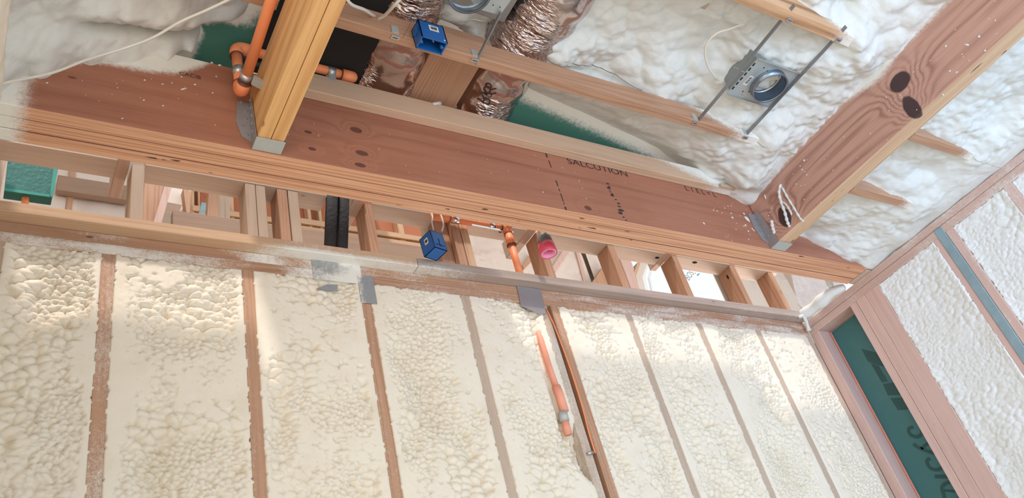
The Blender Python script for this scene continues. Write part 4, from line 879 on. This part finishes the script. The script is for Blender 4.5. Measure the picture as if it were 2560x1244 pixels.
p0 = onY(1006, 95, 1.39); p1 = onY(1066, -10, 1.15); tag(G().tube([p0, p1], .0009, 6).build('hanger_wire', MAT['bar'], None, True), 'thin dark wire rising left of the open blue box', 'wire')

# ---------------------------------------------------------------- foil ducts
def duct(P, r, label, seed, nseg=90, n=72):
    P = spline(P, nseg // (len(P) - 1)); P = np.array(P); m = len(P); V_ = np.zeros((m, n, 3)); ang = np.linspace(0, 2 * math.pi, n, endpoint=False)
    for i in range(m):
        d = P[min(i + 1, m - 1)] - P[max(i - 1, 0)]; d /= np.linalg.norm(d); a = np.cross(d, (0, 0, 1.)); a /= np.linalg.norm(a); b = np.cross(a, d)
        s = i / m; L = s * 1.2
        wr = .010 * (np.abs(fbm(ang * 3 + seed, ang * 0 + L * 16, seed, 3) - .5) * 2 - .4) + .012 * (vnoise(ang * 1.2, ang * 0 + L * 9, seed + 5) - .5) + .004 * math.sin(L * 75 + 2 * math.sin(L * 11))
        rr = r + wr; V_[i] = P[i] + rr[:, None] * (np.cos(ang)[:, None] * a + np.sin(ang)[:, None] * b)
    v = V_.reshape(-1, 3); f = [(i * n + k, i * n + (k + 1) % n, (i + 1) * n + (k + 1) % n, (i + 1) * n + k) for i in range(m - 1) for k in range(n)] + [tuple(range(n))[::-1], tuple((m - 1) * n + k for k in range(n))]
    o = link('foil_duct', v, f, MAT['foil'], None, True); return tag(o, label, 'duct', 'foil-wrapped flexible ducts')
duct([(1.06, 1.92, 2.37), (1.06, 1.75, 2.355), (1.04, 1.5, 2.36), (1.0, 1.3, 2.37), (.93, 1.0, 2.38), (.85, .7, 2.4)], .132, 'foil-wrapped duct nearer the golden beam, with a bright reflection', 3)
d2 = duct([(1.47, 1.92, 2.365), (1.47, 1.75, 2.352), (1.48, 1.5, 2.355), (1.50, 1.25, 2.35), (1.53, .95, 2.36), (1.56, .7, 2.37)], .132, 'larger crumpled foil duct reaching the top edge beside the ceiling foam', 8)
def on_duct(a, b):      # text drawn on the duct's lower right flank: a runs around the duct, b along it
    cx, cz, r = 1.475, 2.353, .151; t_ = -2.2 + b / r; return np.array((cx + r * math.cos(t_), 1.66 - a, cz + r * math.sin(t_)))
m1 = text_on('printed_letters', 'R6', .075, None or (0, 0, 0), (1, 0, 0), (0, 0, 1), MAT['ink'], None, warp=on_duct); tag(m1, 'black R6 printed on the larger foil duct', 'printed lettering')
m1 = text_on('printed_letters', 'FLEX', .018, (0, 0, 0), (1, 0, 0), (0, 0, 1), MAT['ink'], None, warp=lambda a, b: on_duct(a + .04, b + .12)); tag(m1, 'small FLEX print above the R6 on the larger foil duct', 'printed lettering')
o = G().box(1.12, 1.36, .5, 1.36, 2.30, 2.5).build('duct_box', MAT['duct_metal'], None, bevel=.004); tag(o, 'plain grey metal duct box between the two foil ducts at the top edge', 'duct')
tag(G().box(.60, .96, .9, 1.80, 2.262, 2.268).build('shadow_sheet', MAT['dark']), 'added black sheet standing for the shadow between the golden beam and the nearer foil duct', 'shadow')  # added black sheet, stands for the shadow beside the duct
t = board('ceiling_board', 1.15, 1.345, 1.44, 1.82, 2.26, 2.30, MAT['fir_y']); tag(t, 'dark wood strip seen between the two foil ducts', 'board')
t = tag(G().tube([onY(1082, 262, 1.70), onY(1100, 258, 1.70)], .008, 10).build('foam_lump', MAT['foam_soft'], None, True), 'white foam dab on top of the ledger between the ducts', 'foam lump', 'squeezed out foam lumps')
t = board('wood_scrap', *(lambda a, b: (a[0], a[0] + .03, a[1] - .09, a[1], 2.24, 2.26))(onZ(1745, 15, 2.25), 0), MAT['grey_y']); tag(t, 'short brown wood strip poking out of the ceiling foam at the top edge', 'board')

# ---------------------------------------------------------------- the room beyond the wall
YF = 4.6
def fx(px, r=.9): # x on the far plane for a column of the picture read along the gap
    py = np.interp(px, [0, 2000], [455, 745]); return onY(px, py, YF)[0]
zf0, zf1 = 3.55, 4.65
x_op0, x_op1 = onY(1598, 690, YF)[0], onY(1812, 710, YF)[0]
g = G().box(fx(1075), x_op0 - .02, YF + .09, YF + .10, -1.6, 5.2); struct(g.build('wall_back', MAT['grey_z']))
g = G().box(x_op1 + .02, 8.6, YF + .09, YF + .10, -1.6, 5.2); struct(g.build('wall_back', MAT['grey_z']))
g = G().box(-.6, fx(330), 3.59, 3.60, -1.6, 4.4); struct(g.build('wall_back', MAT['grey_z']))
struct(G().box(-.6, 8.6, 2.4, YF + .1, 5.2, 5.25).build('ceiling', MAT['grey_x'])); struct(G().box(-.6, fx(1090), YF + .1, 7.5, 6.0, 6.05).build('ceiling', MAT['grey_x']))
struct(G().box(-.65, -.6, 2.35, 7.5, -1.6, 5.2).build('wall_left', MAT['grey_z']))
MAT['foam_pink'] = foam_mat('far_room_foam', (0.72, 0.62, 0.55), (0.52, 0.40, 0.34), 160, .3)
def far_foam(a, b, y, z0, z1, seed, label, nm='foam_insulation'):
    step = .012; us = np.arange(a, b, step); zs = np.arange(z0, z1, step); U, Z = np.meshgrid(us, zs, indexing='ij')
    f1, _ = worley(U / .06, Z / .045, seed); h = .012 * (1 - np.clip(f1, 0, 1) ** 2) * sstep(.4, .6, fbm(U * 3, Z * 3, seed)) + .02 * (fbm(U * 5, Z * 5, seed) - .5); h = np.minimum(h, .006)
    P = np.stack([U, y - h, Z], -1); o = fast(nm, P, MAT['foam_pink'], {'deep': np.clip((.006 - h) * 12, 0, .5)}, None, flip=False)
    return tag(o, label, 'foam insulation', 'spray foam in the room beyond')
def far_stud(a, b, y, z0, z1, label, mat='pink_wood', d=.09, nm='far_stud'):
    return tag(board(nm, a, b, y, y + d, z0, z1, MAT[mat]), label, 'stud', 'studs of the room beyond')
# left: foam wall with dark studs behind the green box (3.5 m away)
yl = 3.5; L = lambda px, py: onY(px, py, yl)
e0, e1, e2 = L(0, 450)[0] - .3, L(170, 460)[0], L(186, 460)[0]
far_foam(e0, e1, yl + .002, 2.9, 3.5, 3, 'pinkish foam behind the green wrapped box'); far_foam(e2, L(320, 470)[0], yl + .002, 2.9, 3.5, 5, 'pinkish foam between the green box and the first short stud')
far_stud(e1, e2, yl - .01, -1.6, 3.7, 'dark reddish stud seen between the green box and the first short stud', 'fir_z')
zt, zb = L(240, 468)[2], L(240, 505)[2]
tag(board('far_plate', L(142, 450)[0], L(325, 480)[0], yl - .05, yl - .012, zb, zt, MAT['rim']), 'dark horizontal board behind the first short stud with an orange lower edge', 'board')
t = thing('green_box', onY(75, 445, 2.6), 'dark green plastic-wrapped box seen over the sill at far left', 'box')
P = [onY(a, b, 2.6) for a, b in ((20, 398), (146, 420), (131, 491), (11, 474))]; g = G().prism(P, (0, .05, 0)); g.build('wrapped_body', MAT['green_box'], t, bevel=.002)
P = [onY(a, b, 2.597) for a, b in ((134, 418), (146, 420), (132, 492), (124, 491))]; G().prism(P, (0, .002, 0)).build('folded_edge', MAT['green_edge'], t)
P = [onY(a, b, 2.597) for a, b in ((12, 469), (126, 486), (125, 492), (11, 476))]; G().prism(P, (0, .002, 0)).build('folded_edge', MAT['green_edge'], t)
cur = thing('sprinkler_pipe', onY(63, 500, 2.62), 'short piece of orange pipe under the green wrapped box', 'pipe', 'orange sprinkler pipes'); G().tube([onY(64, 470, 2.63), onY(62, 530, 2.63)], .012, 14).build('pipe', MAT['orange'], cur, True)
tag(board('far_board', -.10, -.048, 2.45, 2.49, 1.9, 2.6, MAT['grey_z']), 'upright board at the far left edge beside the green wrapped box', 'board')
# big rim board close behind the gap
tag(board('rim_board', onY(432, 515, 2.9)[0], 2.0, 2.9, 2.94, 2.25, onY(620, 552, 2.9)[2], MAT['rim']), 'wide brown rim board behind the sill, left and centre', 'board')
# slanted boards right of the first short stud
def plank(pix, y, d, mat, label, nm='far_board'):
    P = [onY(a, b, y) for a, b in pix]
    if mat in (MAT['fir_z'], MAT['grey_z'], MAT['pink_wood']): d1, d2 = P[3] - P[0], P[2] - P[1]; P[3] = P[0] + d1 * 1.5; P[2] = P[1] + d2 * 1.5
    return tag(G().prism(P, (0, d, 0)).build(nm, mat), label, 'board', 'boards of the room beyond')
plank([(362, 455), (408, 465), (385, 560), (355, 560)], 2.75, .04, MAT['fir_z'], 'brown board right of the first short stud')
plank([(412, 462), (430, 466), (402, 562), (383, 560)], 2.68, .04, MAT['pink_wood'], 'slanting pinkish brace right of the first short stud')
plank([(424, 465), (480, 473), (455, 512), (418, 505)], 3.2, .08, MAT['foam_pink'], 'pink foam lump right of the slanting brace')
plank([(458, 470), (478, 478), (474, 530), (466, 530)], 3.15, .05, MAT['fir_z'], 'reddish stud right of the pink foam lump')
# framed opening with red sheathing, further away
yr = 5.6
tag(board('red_sheathing', onY(470, 500, yr)[0], onY(1075, 600, yr)[0] + .3, yr + .1, yr + .12, -1.6, 5.95, MAT['red_board']), 'red-brown sheathing at the back of the room beyond', 'sheathing')
for k, (pa, pb, l) in enumerate([(478, 486, 'orange-lit stud at the left end of the red-brown sheathing'), (496, 500, 'thin sliver of a stud left of the pale blue-grey patch'), (577, 585, 'orange-lit stud just right of the triple post'), (768, 776, 'far stud just right of the wide short post'), (795, 802, 'far stud just left of the black wrapped pipes'), (985, 999, 'pink-lit far stud left of the dangling blue box')]):
    far_stud(onY(pa, 520, yr)[0], onY(pb, 520, yr)[0], yr, -1.6, 5.95, l, 'pine_z')
for k, (za, zb, l) in enumerate([(560, 572, 'upper'), (578, 590, 'lower')]):
    for (xa, xb, yo, side) in ((480, 700, 500, 'left of the black pipes'), (745, 1075, 560, 'right of the black pipes')):
        off = (-28 if side[0] == 'l' else 0)
        z0 = onY((xa + xb) / 2, zb + off + (0 if side[0] == 'l' else 12), yr)[2]; z1 = onY((xa + xb) / 2, za + off + (0 if side[0] == 'l' else 12), yr)[2]
        tag(board('far_plate', onY(xa, yo, yr)[0], onY(xb, yo, yr)[0], yr - .02, yr + .06, z0, z1, MAT['pine_x']), '%s bright horizontal board %s in the room beyond' % (l, side), 'board', 'bright boards of the room beyond')
for k, (pa, pb) in enumerate([(522, 548), (548, 562), (562, 577)]):
    plank([(pa, 480 + k * 3), (pb, 484 + k * 4), (pb - 2, 545), (pa - 4, 542)], 3.3 + .02 * k, .05, MAT['grey_z'] if k else MAT['fir_z'], ('left', 'middle', 'right')[k] + ' board of the triple post between the bright gaps, left of the doubled short stud')
plank([(504, 505), (524, 508), (524, 528), (500, 526)], 3.6, .03, MAT['strap'], 'pale blue-grey patch beside the triple post')
plank([(617, 570), (630, 548), (630, 582), (612, 580)], 2.45, .02, MAT['nailplate'], 'grey metal end left of the doubled short stud')
# beige foam wall
bw = lambda px: fx(px)
far_foam(bw(1085), bw(1465), YF, 3.5, 4.6, 21, 'beige foam wall seen behind the dropping orange pipe'); far_foam(bw(1475), bw(1590), YF, 3.5, 4.6, 23, 'beige foam between the far diagonal brace and the bright window'); far_foam(bw(1815), bw(1990), YF, 3.5, 4.6, 25, 'plain beige panel seen in the last gap before the corner')
tag(G().prism([onY(a, b, YF - .02) for a, b in ((1438, 620), (1446, 622), (1470, 712), (1462, 712))], (0, .05, 0)).build('far_stud', MAT['pink_wood']), 'thin foam-edged stud in the far beige wall right of the pink cap', 'stud', 'studs of the room beyond')
tag(G().prism([onY(a, b, YF - .03) for a, b in ((1408, 625), (1424, 628), (1389, 680), (1380, 668))], (0, .05, 0)).build('far_brace', MAT['pink_wood']), 'diagonal brace in the far beige wall right of the pink cap', 'brace', 'braces of the room beyond')
tag(G().prism([onY(a, b, YF - .03) for a, b in ((1326, 636), (1332, 650), (1310, 672), (1306, 662))], (0, .05, 0)).build('far_brace', MAT['fir_z']), 'short dark brace between the orange drop and the sprinkler head stud', 'brace', 'braces of the room beyond')
tag(G().prism([onY(a, b, YF - .06) for a, b in ((1508, 665), (1530, 690), (1530, 735), (1460, 735))], (0, .05, 0)).build('far_board', MAT['fir_z']), 'triangular brown board left of the stud beside the bright window', 'board', 'boards of the room beyond')
tag(G().prism([onY(a, b, YF - .09) for a, b in ((1548, 640), (1576, 650), (1600, 728), (1580, 726))], (0, .05, 0)).build('far_stud', MAT['pink_wood']), 'pinkish stud with red dabs left of the bright window', 'stud', 'studs of the room beyond')
# arched window
t = struct(bpy.data.objects.new('window_1', None)); COL.objects.link(t); wc = onY(1650, 700, YF); t.location = Vector(wc) + O; t['_o'] = [float(q) for q in wc]
def wpoly(pix, y, mat, name, d=.02): G().prism([onY(a, b, y) for a, b in pix], (0, d, 0)).build(name, mat, t)
wpoly([(1594, 655), (1602, 655), (1590, 690), (1598, 722), (1588, 722), (1582, 690)], YF - .02, MAT['pine_z'], 'window_frame', .1)
wpoly([(1602, 655), (1618, 658), (1606, 692), (1614, 725), (1598, 722), (1590, 690)], YF, MAT['foam_pink'], 'window_frame', .08)
wpoly([(1618, 658), (1622, 659), (1613, 692), (1622, 727), (1614, 725), (1606, 692)], YF + .03, MAT['vinyl'], 'window_sash', .04)
wpoly([(1630, 660), (1634, 661), (1627, 692), (1634, 728), (1630, 728), (1622, 692)], YF + .05, MAT['vinyl'], 'window_sash', .02)
s_ = text_on('printed_letters', 'BOS', .10, onY(1722, 702, YF + .06), (.72, 0, .62), (-.62, 0, .72), MAT['letters'], t)
G().prism([onY(a, b, YF + .06) for a, b in ((1742, 686), (1747, 682), (1750, 684), (1744, 690))], (0, .002, 0)).build('film_mark', MAT['film_blue'], t)
G().prism([onY(a, b, YF + .06) for a, b in ((1735, 680), (1741, 682), (1739, 685))], (0, .002, 0)).build('film_mark', MAT['film_yellow'], t)
struct(G().box(-.20, -.10, 1.0, 2.35, -1.6, 2.6).build('wall_left', MAT['grey_z']))
def leftfoam():
    step = .008; ys = np.arange(1.0, 2.2, step); zs = np.arange(.9, 2.3, step); U, Z = np.meshgrid(ys, zs, indexing='ij'); f1, _ = worley(U / .04, Z / .03, 77)
    h = .012 * (1 - np.clip(f1, 0, 1) ** 2) + .025 * (fbm(U * 5, Z * 5, 71) - .5); P = np.stack([-.082 + h, U, Z], -1)
    return tag(fast('foam_insulation', P, MAT['foam'], {'deep': h * 0 + .1}, None, flip=True), 'sliver of foam on the left wall at the left edge of the photo', 'foam insulation')
leftfoam()

for o in list(bpy.data.objects):
    if '_o' in o: del o['_o']
